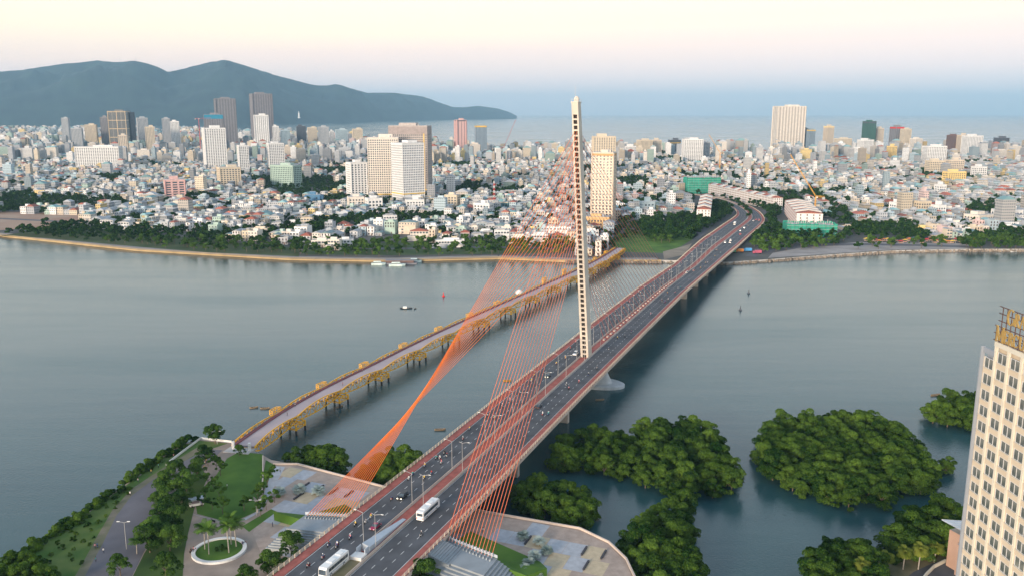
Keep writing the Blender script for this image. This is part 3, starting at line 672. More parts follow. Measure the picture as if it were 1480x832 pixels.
P_bush = protos('bush', 4, 2.6, .5, 3.2, 10, 2000, .28, M_leaf, .1)
P_city = protos('city', 5, 4.2, 2.5, 7.5, 9, 420, .85, M_leafd, .25)
P_silver = protos('silver', 1, 2.6, 1.8, 3.6, 8, 10, .3, M_silver, .2)
def plant(name, P, x, y, z, s, rd, label=None, cat='tree', group=None, sz=None):
    cm, tm = P[rd.randrange(len(P))]
    e = empty(name, (x, y, z), rd.random() * 6.28, label, cat, group); e.scale = (s, s, sz or s)
    link('crown', cm, e); link('trunk', tm, e); return e
def poisson(poly, dmin, tries, rd, ok=None, pts=None):
    pts = pts if pts is not None else []; new = []
    xs = [p[0] for p in poly]; ys = [p[1] for p in poly]
    for _ in range(tries):
        x, y = rd.uniform(min(xs), max(xs)), rd.uniform(min(ys), max(ys))
        if not inside(x, y, poly) or (ok and not ok(x, y)): continue
        if all((x - a) ** 2 + (y - b) ** 2 > dmin * dmin for a, b in pts): pts.append((x, y)); new.append((x, y))
    return new
MG = [('big', [(800, 652), (830, 628), (880, 625), (930, 622), (985, 610), (1030, 620), (1052, 660), (1064, 695), (1040, 712), (990, 708), (930, 695), (870, 675), (805, 668)], 4.7, 'mangrove tree in the wide dense stand between the bridge and the channel'),
      ('round', [(1100, 640), (1120, 612), (1165, 603), (1215, 602), (1285, 614), (1325, 645), (1350, 672), (1335, 698), (1285, 714), (1215, 722), (1158, 703), (1112, 677)], 4.7, 'mangrove tree in the round islet left of the cream hotel'),
      ('far', [(1335, 590), (1372, 575), (1420, 570), (1475, 578), (1475, 612), (1400, 612), (1352, 602)], 5.0, 'mangrove tree in the small clump behind the cream hotel'),
      ('tip', [(1362, 660), (1374, 664), (1372, 676), (1360, 672)], 4, 'small outlying mangrove at the tip of the round islet'),
      ('mid', [(893, 785), (925, 752), (958, 735), (985, 722), (996, 752), (1000, 800), (1012, 860), (910, 865), (898, 820)], 4.8, 'mangrove tree in the clump beyond the curved plaza wall'),
      ('wall', [(744, 705), (775, 705), (800, 712), (842, 712), (856, 735), (838, 752), (790, 742), (745, 728)], 4.6, 'mangrove tree between the right plaza wall and the bridge shadow'),
      ('fan', [(512, 678), (540, 664), (590, 662), (604, 676), (572, 698), (520, 690)], 4.6, 'mangrove tree at the water edge behind the left cable fan'),
      ('bank', [(414, 662), (445, 650), (478, 655), (500, 680), (470, 688), (425, 672)], 4.6, 'mangrove tree on the shore between the yellow bridge and the plaza'),
      ('hotel', [(1182, 800), (1195, 782), (1225, 785), (1262, 810), (1270, 850), (1180, 860)], 4.4, 'tree in the loose clump left of the yellow palms'),
      ('hotel2', [(1280, 782), (1310, 752), (1360, 735), (1400, 738), (1400, 775), (1345, 792), (1285, 800)], 4.4, 'tree on the bank between the round islet and the hotel wing')]
rdm = random.Random(11); MPTS = []
for nm, poly, dm, lab in MG:
    zb = 0 if nm not in ('hotel', 'hotel2') else 2.5
    for x, y in poisson(px(poly, 4 + zb), dm, 1500, rdm, pts=MPTS):
        s = rdm.uniform(.72, 1.28) * (.6 if nm == 'tip' else 1)
        us = [q[0] for q in poly]; vs = [q[1] for q in poly]; su, sv = scr((x, y, 4 + zb)); fu = (su - min(us)) / (max(us) - min(us)); fv = (sv - min(vs)) / (max(vs) - min(vs))
        prt = ('back' if fv < .33 else 'middle' if fv < .66 else 'front') + ' ' + ('left' if fu < .33 else 'centre' if fu < .66 else 'right')
        plant('mangrove_tree', P_mang, x, y, zb - .3, s, rdm, lab + ', ' + prt + ' part', 'mangrove' if 'hotel' not in nm else 'tree', 'trees: ' + nm + ' clump')
# park trees west bank, photo positions of the crown centre (z about 5 m above the ground)
PKO = []
PK = [(252, 672), (268, 684), (240, 690), (262, 700), (232, 712), (256, 716), (236, 735), (254, 744), (222, 758), (244, 768), (238, 806), (215, 770), (284, 668)]
for i, (u, v) in enumerate(PK):
    x, y = G(u, v + 6, ZW + 5); PKO.append((plant('park_tree', P_park, x, y, ZW, rdm.uniform(.95, 1.2) * .9, rdm, None, 'tree', 'trees along the curving road'), 'leafy tree between curving road and park lawn', (x, y, 8)))
uniquify(PKO)
for i, (u, v, s, lab) in enumerate([(310, 620, .95, 'dark round tree standing alone by the water beside the yellow bridge'), (296, 648, .85, 'umbrella shaped tree at the inner end of the curving road'), (345, 637, .55, 'small tree at the left foot of the yellow bridge'), (420, 778, .95, 'spreading tree beside the bridge railing above the grass corner'), (385, 803, .8, 'dark tree next to the spreading tree by the bridge railing'), (355, 822, .75, 'tree at the bottom edge beside the round planter'), (400, 795, .6, 'smaller tree between two larger ones near the bridge railing'), (612, 822, 1.05, 'bright green tree at the bottom edge below the stair platform'), (172, 805, .75, 'pale green tree at the road edge by the white lamp post')]):
    x, y = G(u, v + 4, ZW + 5); plant('park_tree', P_park, x, y, ZW, s, rdm, lab, 'tree')
SM = [(300, 655), (312, 660), (318, 668), (300, 682), (308, 690), (296, 700), (316, 700), (306, 716), (292, 712), (321, 722), (352, 718), (372, 702), (380, 694), (386, 684), (392, 672), (396, 706), (384, 716), (376, 726)]
o_ = [plant('garden_tree', P_small, *G(u, v + 6, ZW + 3.5), ZW, rdm.uniform(.85, 1.1), rdm, None, 'tree', 'small clipped trees around the park lawn') for u, v in SM]
uniquify([(o, 'small tree beside the park lawn', o.location) for o in o_])
# bushes on the water side of the bank
line = [(-30, 832), (10, 812), (30, 800), (52, 785), (70, 772), (85, 762), (100, 750), (118, 738), (135, 728), (150, 716), (162, 707), (178, 697), (192, 686), (205, 676), (220, 664), (236, 652), (250, 644), (262, 638), (275, 636)]
for i in range(len(line) - 1):
    for k in range(3):
        t = rdm.random(); u = line[i][0] * (1 - t) + line[i + 1][0] * t; v = line[i][1] * (1 - t) + line[i + 1][1] * t + rdm.uniform(-2, 7)
        x, y = G(u, v, ZW + 1); plant('bush', P_bush, x, y, ZW - 2.4, rdm.uniform(.9, 1.5), rdm, 'green bush on the water side slope of the left bank, ' + ('at the lower bend' if i < 5 else 'along the lower road' if i < 10 else 'along the upper road' if i < 14 else 'near the white balustrade'), 'bush', 'bushes along the water side of the bank')
for u, v in [(5, 818), (25, 822), (48, 812), (12, 800), (38, 800), (60, 824), (-10, 828), (30, 838), (72, 835), (0, 845)]:
    x, y = G(u, v, ZW + 3); plant('thicket_tree', P_mang, x, y, ZW - 2, rdm.uniform(.6, .85), rdm, 'olive green tree of the thicket at the bottom of the left bank', 'tree', 'thicket at the lower left of the bank')
vb = []
for x, y in poisson(px([(50, 822), (92, 775), (150, 732), (195, 700), (180, 722), (150, 752), (118, 815)], ZW), 3.2, 160, rdm):
    vb.append((plant('low_shrub', P_bush, x, y, ZW - .3, rdm.uniform(.25, .5), rdm, None, 'shrub', 'low shrubs scattered on the grassy verge'), 'low shrub on the grassy verge left of the road', (x, y, 7)))
uniquify(vb)
# palms
def palm_proto(h, nf, fl, m, droop, fan=False, seed=1):
    rd = random.Random(seed); r = empty('palm_tree'); w = MB()
    pts = [(math.sin(i / 5 * .5) * .5, 0, h * i / 5) for i in range(6)]
    for a, b in zip(pts, pts[1:]): w.tube(a, b, .19, mat('palm trunk', (.33, .30, .26), .9, var=.2, scale=2), 7, .17, cap=False)
    w.build('trunk', r); top = Vector(pts[-1]); V = []; Fs = []; tint = []
    for f in range(nf):
        az = f * 2.39996 + rd.random() * .2; el = R(rd.uniform(5, 75)) - .2; d0 = Vector((math.cos(az) * math.cos(el), math.sin(az) * math.cos(el), math.sin(el)))
        sd = Vector((-math.sin(az), math.cos(az), 0)); p = top.copy(); L_ = fl * rd.uniform(.85, 1.1); n = 7; wd = .5 if not fan else .2; tt = rd.random()
        for k in range(n):
            d = (d0 + Vector((0, 0, -droop * (k / n) ** 1.5 * 2))).normalized(); q = p + d * L_ / n
            w0 = .55 * math.sin(math.pi * (k + .6) / (n + 1)) + .1; w1 = .55 * math.sin(math.pi * (k + 1.6) / (n + 1)) + .05
            if fan: w0, w1 = .08 + .12 * k, .08 + .12 * (k + 1)
            for s_ in (-1, 1):
                for j in range(2):   # separate leaflets with gaps
                    a0 = p.lerp(q, j / 2); a1 = p.lerp(q, j / 2 + .36); b0 = len(V)
                    out = sd * s_ * w0 * 1.35 + Vector((0, 0, -.28 * w0)) + d * .2
                    V += [a0, a1, a1 + out, a0 + out * .95]; Fs.append((b0, b0 + 1, b0 + 2, b0 + 3)); tint.append(.2 + .6 * tt)
            p = q
    me = bpy.data.meshes.new('fronds'); me.from_pydata([tuple(v) for v in V], [], Fs); me.materials.append(m); a = me.attributes.new('tint', 'FLOAT', 'FACE'); a.data.foreach_set('value', tint)
    link('crown', me, r); return r
pp = palm_proto(8.2, 22, 3.4, M_leafd, .55, seed=4); kp = kidmap(pp); first = True
for i, (dx, dy) in enumerate([(-4.6, .5), (-2.2, -2.8), (3.6, -1.8), (4.6, 2.2), (2.6, 3.5)]):
    o = pp if first else copy_tree(pp, kp); first = False; o.location = (PLANTER[0] + dx, PLANTER[1] + dy, ZW + .4); o.rotation_euler = (0, 0, i * 1.3); k = (.9, 1, 1.12, .95, 1.05)[i]; o.scale = (1, 1, k)
    tag(o, None, 'palm tree', 'coconut palms in the round planter')
    o['label'] = ['shorter palm at the left rim of the round planter', 'palm at the lower left of the round planter', 'tallest palm in the round planter', 'palm at the right rim of the round planter', 'palm at the back of the round planter'][i]
for k, (dx, dy) in enumerate([(-1, .5), (.6, 1.4), (1.0, -.6), (2.0, .4), (-.2, -.8), (0, 2.2)]):
    plant('agave_bush', P_bush, PLANTER[0] + dx, PLANTER[1] + dy, ZW + .3, .26, rdm, 'low round bush in the middle of the round planter', 'bush', 'low bushes in the round planter')
o = copy_tree(pp, kp); q = G(198, 800, ZW); o.location = (*q, ZW); o.scale = (.75, .75, .55); tag(o, 'short palm at the edge of the curving road', 'palm tree')
yp = palm_proto(5.0, 60, 2.7, M_leafy, .75, seed=9); ky = kidmap(yp)
for i, (u, v, lab) in enumerate([(1278, 826, 'bright yellow green palm by the driveway, second smallest of its row'), (1305, 822, 'yellow green palm with a low crown left of the tall pair'), (1327, 822, 'yellow green palm in the middle of the tall pair by the driveway'), (1350, 812, 'yellow green palm nearest the curved driveway wall'), (1366, 778, 'large yellow palm right beside the salmon hotel wing'), (1243, 845, 'yellow green palm cut by the bottom edge under the trees')]):
    o = yp if i == 0 else copy_tree(yp, ky); q = G(u, v, 3); o.location = (*q, 3); o.scale = (1, 1, 1 + .15 * (i % 3)); tag(o, lab, 'palm tree', 'yellow green palms by the hotel')
spv = palm_proto(1.2, 34, 2.3, M_silver, .5, seed=12); ksv = kidmap(spv)
SV = [(402, 716), (432, 712), (461, 714), (757, 778), (780, 786), (772, 806), (789, 800), (758, 828), (776, 838), (765, 818)]
svs = []
for i, (u, v) in enumerate(SV):
    o = spv if i == 0 else copy_tree(spv, ksv); q = G(u, v, ZW); o.location = (*q, ZW); o.rotation_euler = (0, 0, i); s = 1.15 if i < 3 else .95; o.scale = (s, s, s); o.name = 'silver_palm'; tag(o, None, 'palm tree', 'silver palms of the plaza'); svs.append((o, 'silver blue fan palm ' + ('beside the lawn of the left plaza' if i < 3 else 'edging the right plaza lawn'), o.location))
uniquify(svs)
# ================================================================== hotel at the right edge
A = at_y(1420, 507, 175); hz_ = A[2]; th = R(90 - 2.5)   # facade runs from the far corner towards the camera
H = empty('hotel_tower', (A[0], A[1], 3), math.atan2(-math.cos(R(2.5)), math.sin(R(2.5)) * 1) , 'cream hotel tower with rows of windows and gold roof lettering, cut by the frame', 'hotel')
# local: x runs along the facade towards the camera, y = into the building is +y (left turn of x)
M_cream = mat('cream stone', (.56, .475, .36), .8, var=.06, scale=.2); M_stone2 = mat('pale cream panel', (.58, .51, .40), .8, var=.05, scale=.2); M_pil = mat('pale pilaster', (.60, .57, .48), .7, var=.05)
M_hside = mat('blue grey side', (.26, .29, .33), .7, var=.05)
hh = hz_ - 3; LN = 52; DP = 24; pitchx = 4.25; nfl = int(hh // 3.45)
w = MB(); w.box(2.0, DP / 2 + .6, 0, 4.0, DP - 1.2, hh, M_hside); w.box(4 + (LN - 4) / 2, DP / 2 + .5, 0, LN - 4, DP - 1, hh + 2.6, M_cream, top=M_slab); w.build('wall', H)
win_me = None; wp = []; nwin = 0; rest = MB()
def win(mb, x, z, wd, ht, y=0.0):
    mb.box(x, y + .30, z, wd, .10, ht, mat('hotel glass', (.05, .07, .075), .12, spec=.7, scale=.35, col2=(.24, .25, .22)))
    for a in (-wd / 2, 0, wd / 2): mb.box(x + a, y + .24, z, .10, .12, ht, M_frame)
    for b in (0, ht): mb.box(x, y + .23, z + b - .05, wd + .1, .14, .10, M_frame)
mbw = MB(); win(mbw, 0, 0, 2.9, 2.15); WOBJ = mbw.build('window', H); first = True
ncol = int(LN / pitchx)
spand = MB(); pils = MB()
cells = []
for c_ in range(ncol):
    x = 2.0 + c_ * pitchx
    for f in range(nfl + 1):
        z = hh - 3.1 - f * 3.45 + (0 if c_ == 0 else 2.1)
        if z < 1: continue
        cells.append((x + .15, z, c_))
cells.sort(key=lambda q: (q[0] + (hh - q[1]) * .35))
for i, (x, z, c_) in enumerate(cells):
    if i < 99:
        o = WOBJ if i == 0 else WOBJ.copy()
        if i: COL.objects.link(o); o.parent = H
        o.location = (x, .1, z)
    else: rest_loc = (x, z); b0 = MB(); win(rest, x, z, 2.9, 2.15, .1)
ro = rest.build('windows_lower_floors' if False else 'window_rest', H); ro['kind'] = 'stuff'; ro.name = 'more_windows'
for c_ in range(ncol):
    x = 2.0 + c_ * pitchx
    for f in range(nfl + 1):
        z = hh - 3.1 - f * 3.45 + (0 if c_ == 0 else 2.1)
        if z < 1: continue
        spand.box(x + .05, .42, z - 1.25, pitchx - .9, .35, 1.22, M_cream); spand.box(x + .05, .30, z - .14, 2.9, .5, .14, M_stone2)
        spand.box(x - 1.6, .48, z - .03, .3, .3, 2.23, M_stone2); spand.box(x + 1.8, .48, z - .03, .25, .3, 2.23, M_stone2)
spand.build('spandrel', H)
for c_ in range(1, ncol + 1):
    x = c_ * pitchx - .1
    pils.box(x - .2, .32, 0, .24, .5, hh + 4.4, M_pil); pils.box(x + .2, .32, 0, .24, .5, hh + 4.4, M_pil)
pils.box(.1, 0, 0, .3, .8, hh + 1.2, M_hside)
pils.build('pilaster', H)
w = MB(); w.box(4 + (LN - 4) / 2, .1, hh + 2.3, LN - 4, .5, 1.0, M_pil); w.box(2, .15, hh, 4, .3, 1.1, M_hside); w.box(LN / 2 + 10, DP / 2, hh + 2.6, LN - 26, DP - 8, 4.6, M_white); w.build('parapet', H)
# roof sign: serif letters built from strokes
M_gold = mat('gold letters', (.56, .38, .13), .35, metal=.5, var=.1); M_rust = mat('dark sign frame', (.10, .055, .045), .8)
GL = {'G': ['arc', (.5, .5, .46, .5, 50, 320), [(.96, .1, .96, .45, .13), (.62, .45, 1.05, .45, .05)]],
      'R': [None, None, [(.18, 0, .18, 1, .17), (.0, 0, .36, 0, .05), (0, 1, .5, 1, .05), (.18, .5, .55, .5, .05), (.45, .5, .95, 0, .15), (.85, 0, 1.08, 0, .05)], (.5, .75, .25, .25, -90, 90)],
      'A': [None, None, [(.5, 1, .08, 0, .06), (.5, 1, .9, 0, .17), (.25, .36, .72, .36, .05), (-.04, 0, .22, 0, .05), (.74, 0, 1.04, 0, .05)]],
      'N': [None, None, [(.15, 0, .15, 1, .06), (.12, 1, .88, 0, .17), (.88, 0, .88, 1, .06), (0, 0, .3, 0, .05), (0, 1, .2, 1, .05), (.74, 1, 1.02, 1, .05)]],
      'D': [None, None, [(.18, 0, .18, 1, .17), (0, 0, .5, 0, .05), (0, 1, .5, 1, .05)], (.48, .5, .46, .5, -90, 90)],
      'M': [None, None, [(.12, 0, .12, 1, .06), (.1, 1, .5, .08, .15), (.5, .08, .9, 1, .06), (.9, 0, .9, 1, .17), (0, 0, .26, 0, .05), (0, 1, .18, 1, .05), (.76, 0, 1.06, 0, .05), (.84, 1, 1.06, 1, .05)]],
      'E': [None, None, [(.2, 0, .2, 1, .17), (0, 0, .85, 0, .06), (0, 1, .82, 1, .06), (.2, .5, .62, .5, .05), (.84, 0, .84, .22, .05), (.8, 1, .8, .8, .05), (.62, .4, .62, .6, .05)]],
      'C': ['arc', (.5, .5, .46, .5, 45, 315), [(.84, .75, .84, 1.0, .06)]],
      'U': [None, None, [(.18, .35, .18, 1, .17), (.85, .35, .85, 1, .06), (0, 1, .36, 1, .05), (.7, 1, 1.0, 1, .05)], (.515, .37, .335, .37, 180, 360)]}
def letter(ch, x0, z0, wd, ht, y, name='letter'):
    w = MB(); g_ = GL[ch]
    def seg(a, b, c, d, t): w.beam((x0 + a * wd, y, z0 + b * ht), (x0 + c * wd, y, z0 + d * ht), .22, t * ht * .9, M_gold, up=(0, 0, 1) if abs(c - a) > abs(d - b) * .2 or True else (1, 0, 0))
    for s_ in g_[2]: seg(*s_)
    arcs = [g_[1]] if g_[0] else []
    if len(g_) > 3: arcs.append(g_[3])
    for (cx_, cz_, ra, rb, t0, t1) in arcs:
        n = 12
        for k in range(n):
            a, b = R(t0 + (t1 - t0) * k / n), R(t0 + (t1 - t0) * (k + 1) / n); m_ = abs(math.cos((a + b) / 2))
            seg(cx_ + ra * math.cos(a), cz_ + rb * math.sin(a), cx_ + ra * math.cos(b), cz_ + rb * math.sin(b), .05 + .11 * m_)
    return w.build(name, sign)
sign = empty('roof_sign', tuple(H.location), H.rotation_euler.z, 'gold serif lettering reading GRAND MERCURE on a dark frame over the hotel parapet', 'sign')
sign.location = (A[0], A[1], 3)
def word(txt, x, z, ht, gap=.10, first_scale=1.25):
    for i, ch in enumerate(txt):
        h_ = ht * (first_scale if i == 0 else 1); wd = h_ * {'M': .95, 'E': .6, 'C': .75, 'U': .75, 'R': .68, 'G': .8, 'A': .78, 'N': .8, 'D': .8}[ch] * .86
        letter(ch, x, z - (h_ - ht) * .3, wd, h_, -.35, 'letter'); x += wd + ht * gap * .72
Z1 = hh + 3.3
word('MERCURE', 4.4, Z1 + .5, 2.5); word('GRAND', 7.6, Z1 + 4.6, 2.5)
w = MB()
for z in (Z1 + .2, Z1 + 1.7, Z1 + 3.2, Z1 + 4.4, Z1 + 5.9, Z1 + 7.3): w.beam((3.2 if z < Z1 + 4 else 4.2, .05, z), (30, .05, z), .14, .16, M_rust)
for k in range(18): x = 3.6 + k * 1.5; w.beam((x, .2, Z1 - .8), (x, .2, Z1 + (7.3 if x > 4.2 else 3.3)), .14, .14, M_rust); w.beam((x, .2, Z1 + 3), (x, 2.6, Z1 - .8), .1, .1, M_rust)
w.build('frame', sign)
w = MB(); w.box(0, 0, 0, 1.0, 1.0, .4, M_slab); w.tube((0, 0, .4), (0, 0, 2.6), .3, M_frame, 8); w.box(.2, 0, 1.4, 1.4, 1.2, .9, M_frame); o = w.build('roof_fan'); o.parent = None
q = H.matrix_basis @ Vector((12, 5, 0)); o.location = (H.location.x + (math.cos(H.rotation_euler.z) * 12 - math.sin(H.rotation_euler.z) * 5), H.location.y + (math.sin(H.rotation_euler.z) * 12 + math.cos(H.rotation_euler.z) * 5), 3 + hh + 2.6 + 6)
bpy.data.objects.remove(o)
# low wing of the hotel
M_salmon = mat('salmon stone', (.44, .29, .22), .8, var=.08); M_canopy = mat('glazed canopy', (.45, .50, .55), .3, spec=.6)
q = G(1422, 800, 12); wing = empty('hotel_wing', (q[0], q[1], 3), R(-70), 'low salmon stone wing with a sloping glass canopy at the foot of the hotel', 'building')
w = MB(); w.box(0, 0, 0, 12, 8, 10, M_salmon, top=M_slab); w.box(-8, 1, 0, 6, 6, 12, M_salmon, top=M_slab); w.build('wall', wing)
w = MB(); w.add([(-12, -4.5, 15.0), (-3, -4.5, 15.0), (-3, 4.5, 13.0), (-12, 4.5, 13.0), (-12, -4.5, 15.2), (-3, -4.5, 15.2), (-3, 4.5, 13.2), (-12, 4.5, 13.2)], [(3, 2, 1, 0), (4, 5, 6, 7), (0, 1, 5, 4), (1, 2, 6, 5), (2, 3, 7, 6), (3, 0, 4, 7)], M_canopy)
for k in range(7): w.beam((-12 + k * 1.5, -4.5, 15.25), (-12 + k * 1.5, 4.5, 13.25), .1, .1, M_white)
w.build('canopy', wing)
w = MB()
for k in range(6): w.box(8, -4.2, 1 + k * 1.6, 7, .3, .3, M_frame); w.box(6.0 + k, -4.1, 0, .2, .3, 10, M_frame)
w.box(9, 0, 0, 6, 8, 8, M_grey_roof); w.build('louvre_screen', wing)
w = MB(); w.box(2, -4.03, 5, 6, .08, 3, M_glass); w.build('window', wing)
wall_along('driveway_wall', [G(u, v, 3) for u, v in [(1325, 850), (1338, 832), (1350, 820), (1366, 812)]], 3, 1.1, .4, M_pil, 'curved pale parapet of the hotel driveway at the bottom edge')
w = MB(); w.sheet(px([(1290, 850), (1320, 826), (1350, 812), (1400, 812), (1400, 860)], 3)[::-1], 3.02, M_asph); tag(w.build('hotel_driveway'), kind='structure')
# ================================================================== east bank: river wall, ground, far city
M_wallsand = mat('sandy river wall', (.42, .32, .18), .85, var=.15, scale=.1); M_rock = mat('rock bank', (.24, .20, .16), .95, var=.4, scale=.15, bump=.4)
wr = MB(); pts = shore
for a, b in zip(pts[0:9], pts[1:10]): wr.beam((a[0], a[1] - .4, 1.5), (b[0], b[1] - .4, 1.5), 1.2, 2.6, M_wallsand)
tag(wr.build('promenade_wall'), 'long sandy coloured river wall along the far left bank', 'wall')
wr = MB()
rk = random.Random(5)
for a, b in zip(pts[8:17], pts[9:17]):
    n = int(math.dist(a, b) / 2.2)
    for k in range(n):
        t = k / n; x, y = a[0] + (b[0] - a[0]) * t, a[1] + (b[1] - a[1]) * t
        for q in range(2): wr.box(x + rk.uniform(-1, 1), y - rk.uniform(-1.5, 3.5), -.8, rk.uniform(1.5, 3), rk.uniform(1.5, 3), rk.uniform(1.6, 3.4), M_rock, rk.random() * 3, taper=.6)
tag(wr.build('rock_embankment'), kind='structure')
def strip(name, uv, z, dz, wdt, m):
    w = MB(); p = px(uv, z)
    for i in range(len(p) - 1):
        a, b = Vector((*p[i], 0)), Vector((*p[i + 1], 0)); d = (b - a).normalized(); n = Vector((-d.y, d.x, 0)) * wdt / 2; w.add([a + n + Vector((0, 0, z + dz + i * .002)), b + n + Vector((0, 0, z + dz + i * .002)), b - n + Vector((0, 0, z + dz + i * .002)), a - n + Vector((0, 0, z + dz + i * .002))], [(3, 2, 1, 0)], m)
    return tag(w.build(name), kind='structure')
M_pave = mat('pale pavement', (.26, .235, .22), .9, var=.15, scale=.08); M_road2 = mat('city asphalt', (.11, .11, .12), .9, var=.15, scale=.05)
strip('promenade_pavement', [(-300, 334), (0, 338), (60, 344), (200, 359), (420, 372), (560, 374.5), (720, 370.5), (820, 374.5), (950, 374.5)], ZE, .02, 14, M_pave)
strip('riverside_road', [(-300, 318), (0, 316), (120, 322), (230, 334), (330, 347), (440, 356), (560, 360), (720, 357), (840, 361)], ZE, .04, 12, M_road2)
flat('bare_ground', [(-60, 303), (120, 310), (150, 318), (110, 325), (0, 333), (-200, 333)], .03, mat('reddish bare earth', (.30, .17, .12), .95, scale=.02, col2=(.36, .27, .20)), ZE)
flat('riverside_lawn', [(880, 352), (905, 338), (945, 328), (1000, 330), (1010, 340), (985, 356), (960, 366), (895, 364)], .05, M_grass, ZE)
flat('bare_bank', [(960, 375), (958, 364), (985, 357), (1000, 352), (990, 368)], .055, mat('sandy bare bank', (.20, .16, .13), .95, scale=.06, col2=(.30, .26, .20), bump=.3), ZE)
flat('riverside_lawn', [(440, 362), (500, 352), (620, 350), (740, 350), (820, 354), (820, 366), (560, 369), (440, 368)], .02, mat('villa garden', (.03, .07, .02), .95, scale=.03, col2=(.08, .12, .04)), ZE)
flat('promenade_grass', [(0, 341), (60, 332), (150, 330), (230, 339), (330, 350), (432, 358), (432, 371), (300, 365), (200, 357), (60, 344)], .03, mat('promenade turf', (.03, .06, .02), .95, scale=.03, bump=.3, col2=(.08, .10, .04)), ZE)
flat('quay_pavement', [(1110, 373), (1200, 367), (1290, 361), (1400, 360), (1400, 352), (1240, 350), (1120, 362)], .03, mat('quay paving', (.30, .275, .26), .9, var=.2, scale=.05), ZE)
strip('market_road', [(1100, 366), (1160, 355), (1240, 353), (1340, 355), (1400, 357)], ZE, .06, 14, M_road2)
strip('approach_service_road', [(1085, 371), (1110, 350), (1128, 330), (1120, 315), (1100, 303)], ZE, .045, 10, M_road2)
strip('approach_service_road', [(1005, 345), (1030, 320), (1040, 305), (1030, 295)], ZE, .05, 9, M_road2)
GROVE = [('left', [(12, 339), (60, 328), (150, 326), (230, 336), (330, 347), (432, 355), (432, 369), (300, 364), (200, 356), (60, 343)], 6.8, 'dark green tree in the grove along the left river wall'),
         ('villa', [(432, 352), (560, 352), (740, 350), (835, 352), (835, 369), (560, 372), (432, 370)], 11, 'garden tree in front of the riverside villas'),
         ('lawn', [(862, 352), (905, 330), (950, 322), (955, 335), (905, 350), (880, 362)], 12, 'tree on the river lawn at the far end of the yellow bridge'),
         ('ramp', [(930, 320), (985, 314), (1020, 318), (1012, 335), (992, 350), (950, 352), (925, 340)], 7.5, 'green tree in the wood left of the bridge approach'),
         ('bend', [(1086, 352), (1103, 336), (1116, 318), (1132, 338), (1215, 343), (1232, 351), (1180, 360), (1095, 368)], 8.0, 'green tree in the wood right of the approach below green netting'),
         ('outer', [(1050, 282), (1092, 289), (1120, 301), (1112, 309), (1088, 298), (1048, 288)], 8, 'street tree between the curving approach and the shophouse row'),
         ('inner', [(1006, 306), (1030, 296), (1046, 303), (1052, 312), (1040, 322), (1012, 332), (1008, 318)], 8, 'green tree inside the bend left of the approach road'),
         ('market', [(1240, 350), (1300, 347), (1390, 350), (1400, 358), (1300, 361), (1240, 360)], 17, 'promenade tree by the riverside market stalls'),
         ('right', [(1392, 347), (1440, 338), (1500, 337), (1500, 360), (1396, 361)], 8.5, 'dense dark tree at the right end of the far bank'),
         ('site', [(1160, 285), (1190, 300), (1222, 330), (1240, 336), (1232, 315), (1198, 288), (1168, 274)], 9, 'street tree right of the netted construction site'),
         ('slab', [(385, 268), (480, 262), (500, 280), (430, 290), (380, 282)], 11, 'city tree'), ('west', [(0, 292), (90, 286), (180, 290), (180, 300), (60, 305), (0, 302)], 11, 'city tree'), ('mid', [(640, 272), (760, 275), (760, 284), (640, 282)], 12, 'city tree'),
         ('bend', [(1108, 323), (1126, 314), (1124, 304), (1113, 301), (1113, 312)], 8.0, 'green tree in the wood right of the approach below green netting'), ('inner', [(1036, 324), (1058, 309), (1056, 300), (1040, 296), (1030, 303), (1012, 322), (1000, 342), (1016, 337)], 8, 'green tree inside the bend left of the approach road'), ('yard', [(1134, 302), (1160, 304), (1158, 288), (1130, 288)], 9, 'city tree'), ('cafe', [(890, 262), (935, 258), (935, 272), (895, 275)], 12, 'city tree'), ('east', [(1395, 300), (1440, 296), (1445, 312), (1400, 318)], 12, 'city tree')]
GP = [(n, px(p, ZE), d, l) for n, p, d, l in GROVE]
roadpoly = []
# road corridor of the approach in world space
cor = [fromB((s[0] + s[2]) / 2, (s[1] + s[3]) / 2) for s in STS if s[0] > 200 or s[4] < 8]
MASK = [px([(-300, 302), (120, 311), (150, 320), (110, 327), (0, 336), (-300, 336)], ZE), px([(500, 352), (620, 352), (620, 338), (560, 340), (500, 344)], ZE), px([(430, 353), (835, 356), (835, 380), (430, 380)], ZE), px([(870, 364), (905, 322), (960, 318), (1010, 322), (1000, 375), (880, 380)], ZE), px([(1000, 345), (1030, 300), (1060, 280), (1150, 300), (1135, 345), (1240, 345), (1240, 372), (1060, 385)], ZE),
        px([(1060, 345), (1400, 345), (1400, 370), (1060, 385)], ZE), px([(-400, 336), (-10, 326), (150, 326), (230, 334), (330, 347), (440, 358), (440, 380), (-400, 345)], ZE),
        px([(996, 325), (1035, 322), (1035, 285), (1000, 285)], ZE), px([(1020, 288), (1140, 308), (1140, 296), (1030, 276), (1015, 278)], ZE), px([(1120, 345), (1215, 345), (1210, 318), (1172, 318), (1165, 285), (1120, 285)], ZE)]
MASK += [g[1] for g in GP]
def bbox(p): return (min(q[0] for q in p), max(q[0] for q in p), min(q[1] for q in p), max(q[1] for q in p))
MB_ = [(bbox(p), p) for p in MASK]
def masked(x, y):
    for (a, b, c, d), p in MB_:
        if a <= x <= b and c <= y <= d and inside(x, y, p): return True
    return False
TOW = []   # (x, y, radius) reserved by tall buildings
COASTP = [G(u, v + 2, 1) for u, v in [(2600, 215), (1700, 222), (1300, 222), (900, 218), (640, 216), (560, 211), (500, 203), (430, 196), (350, 193), (200, 191), (0, 190), (-400, 189)]]
CITY = shore + coast
cbb = bbox(CITY)
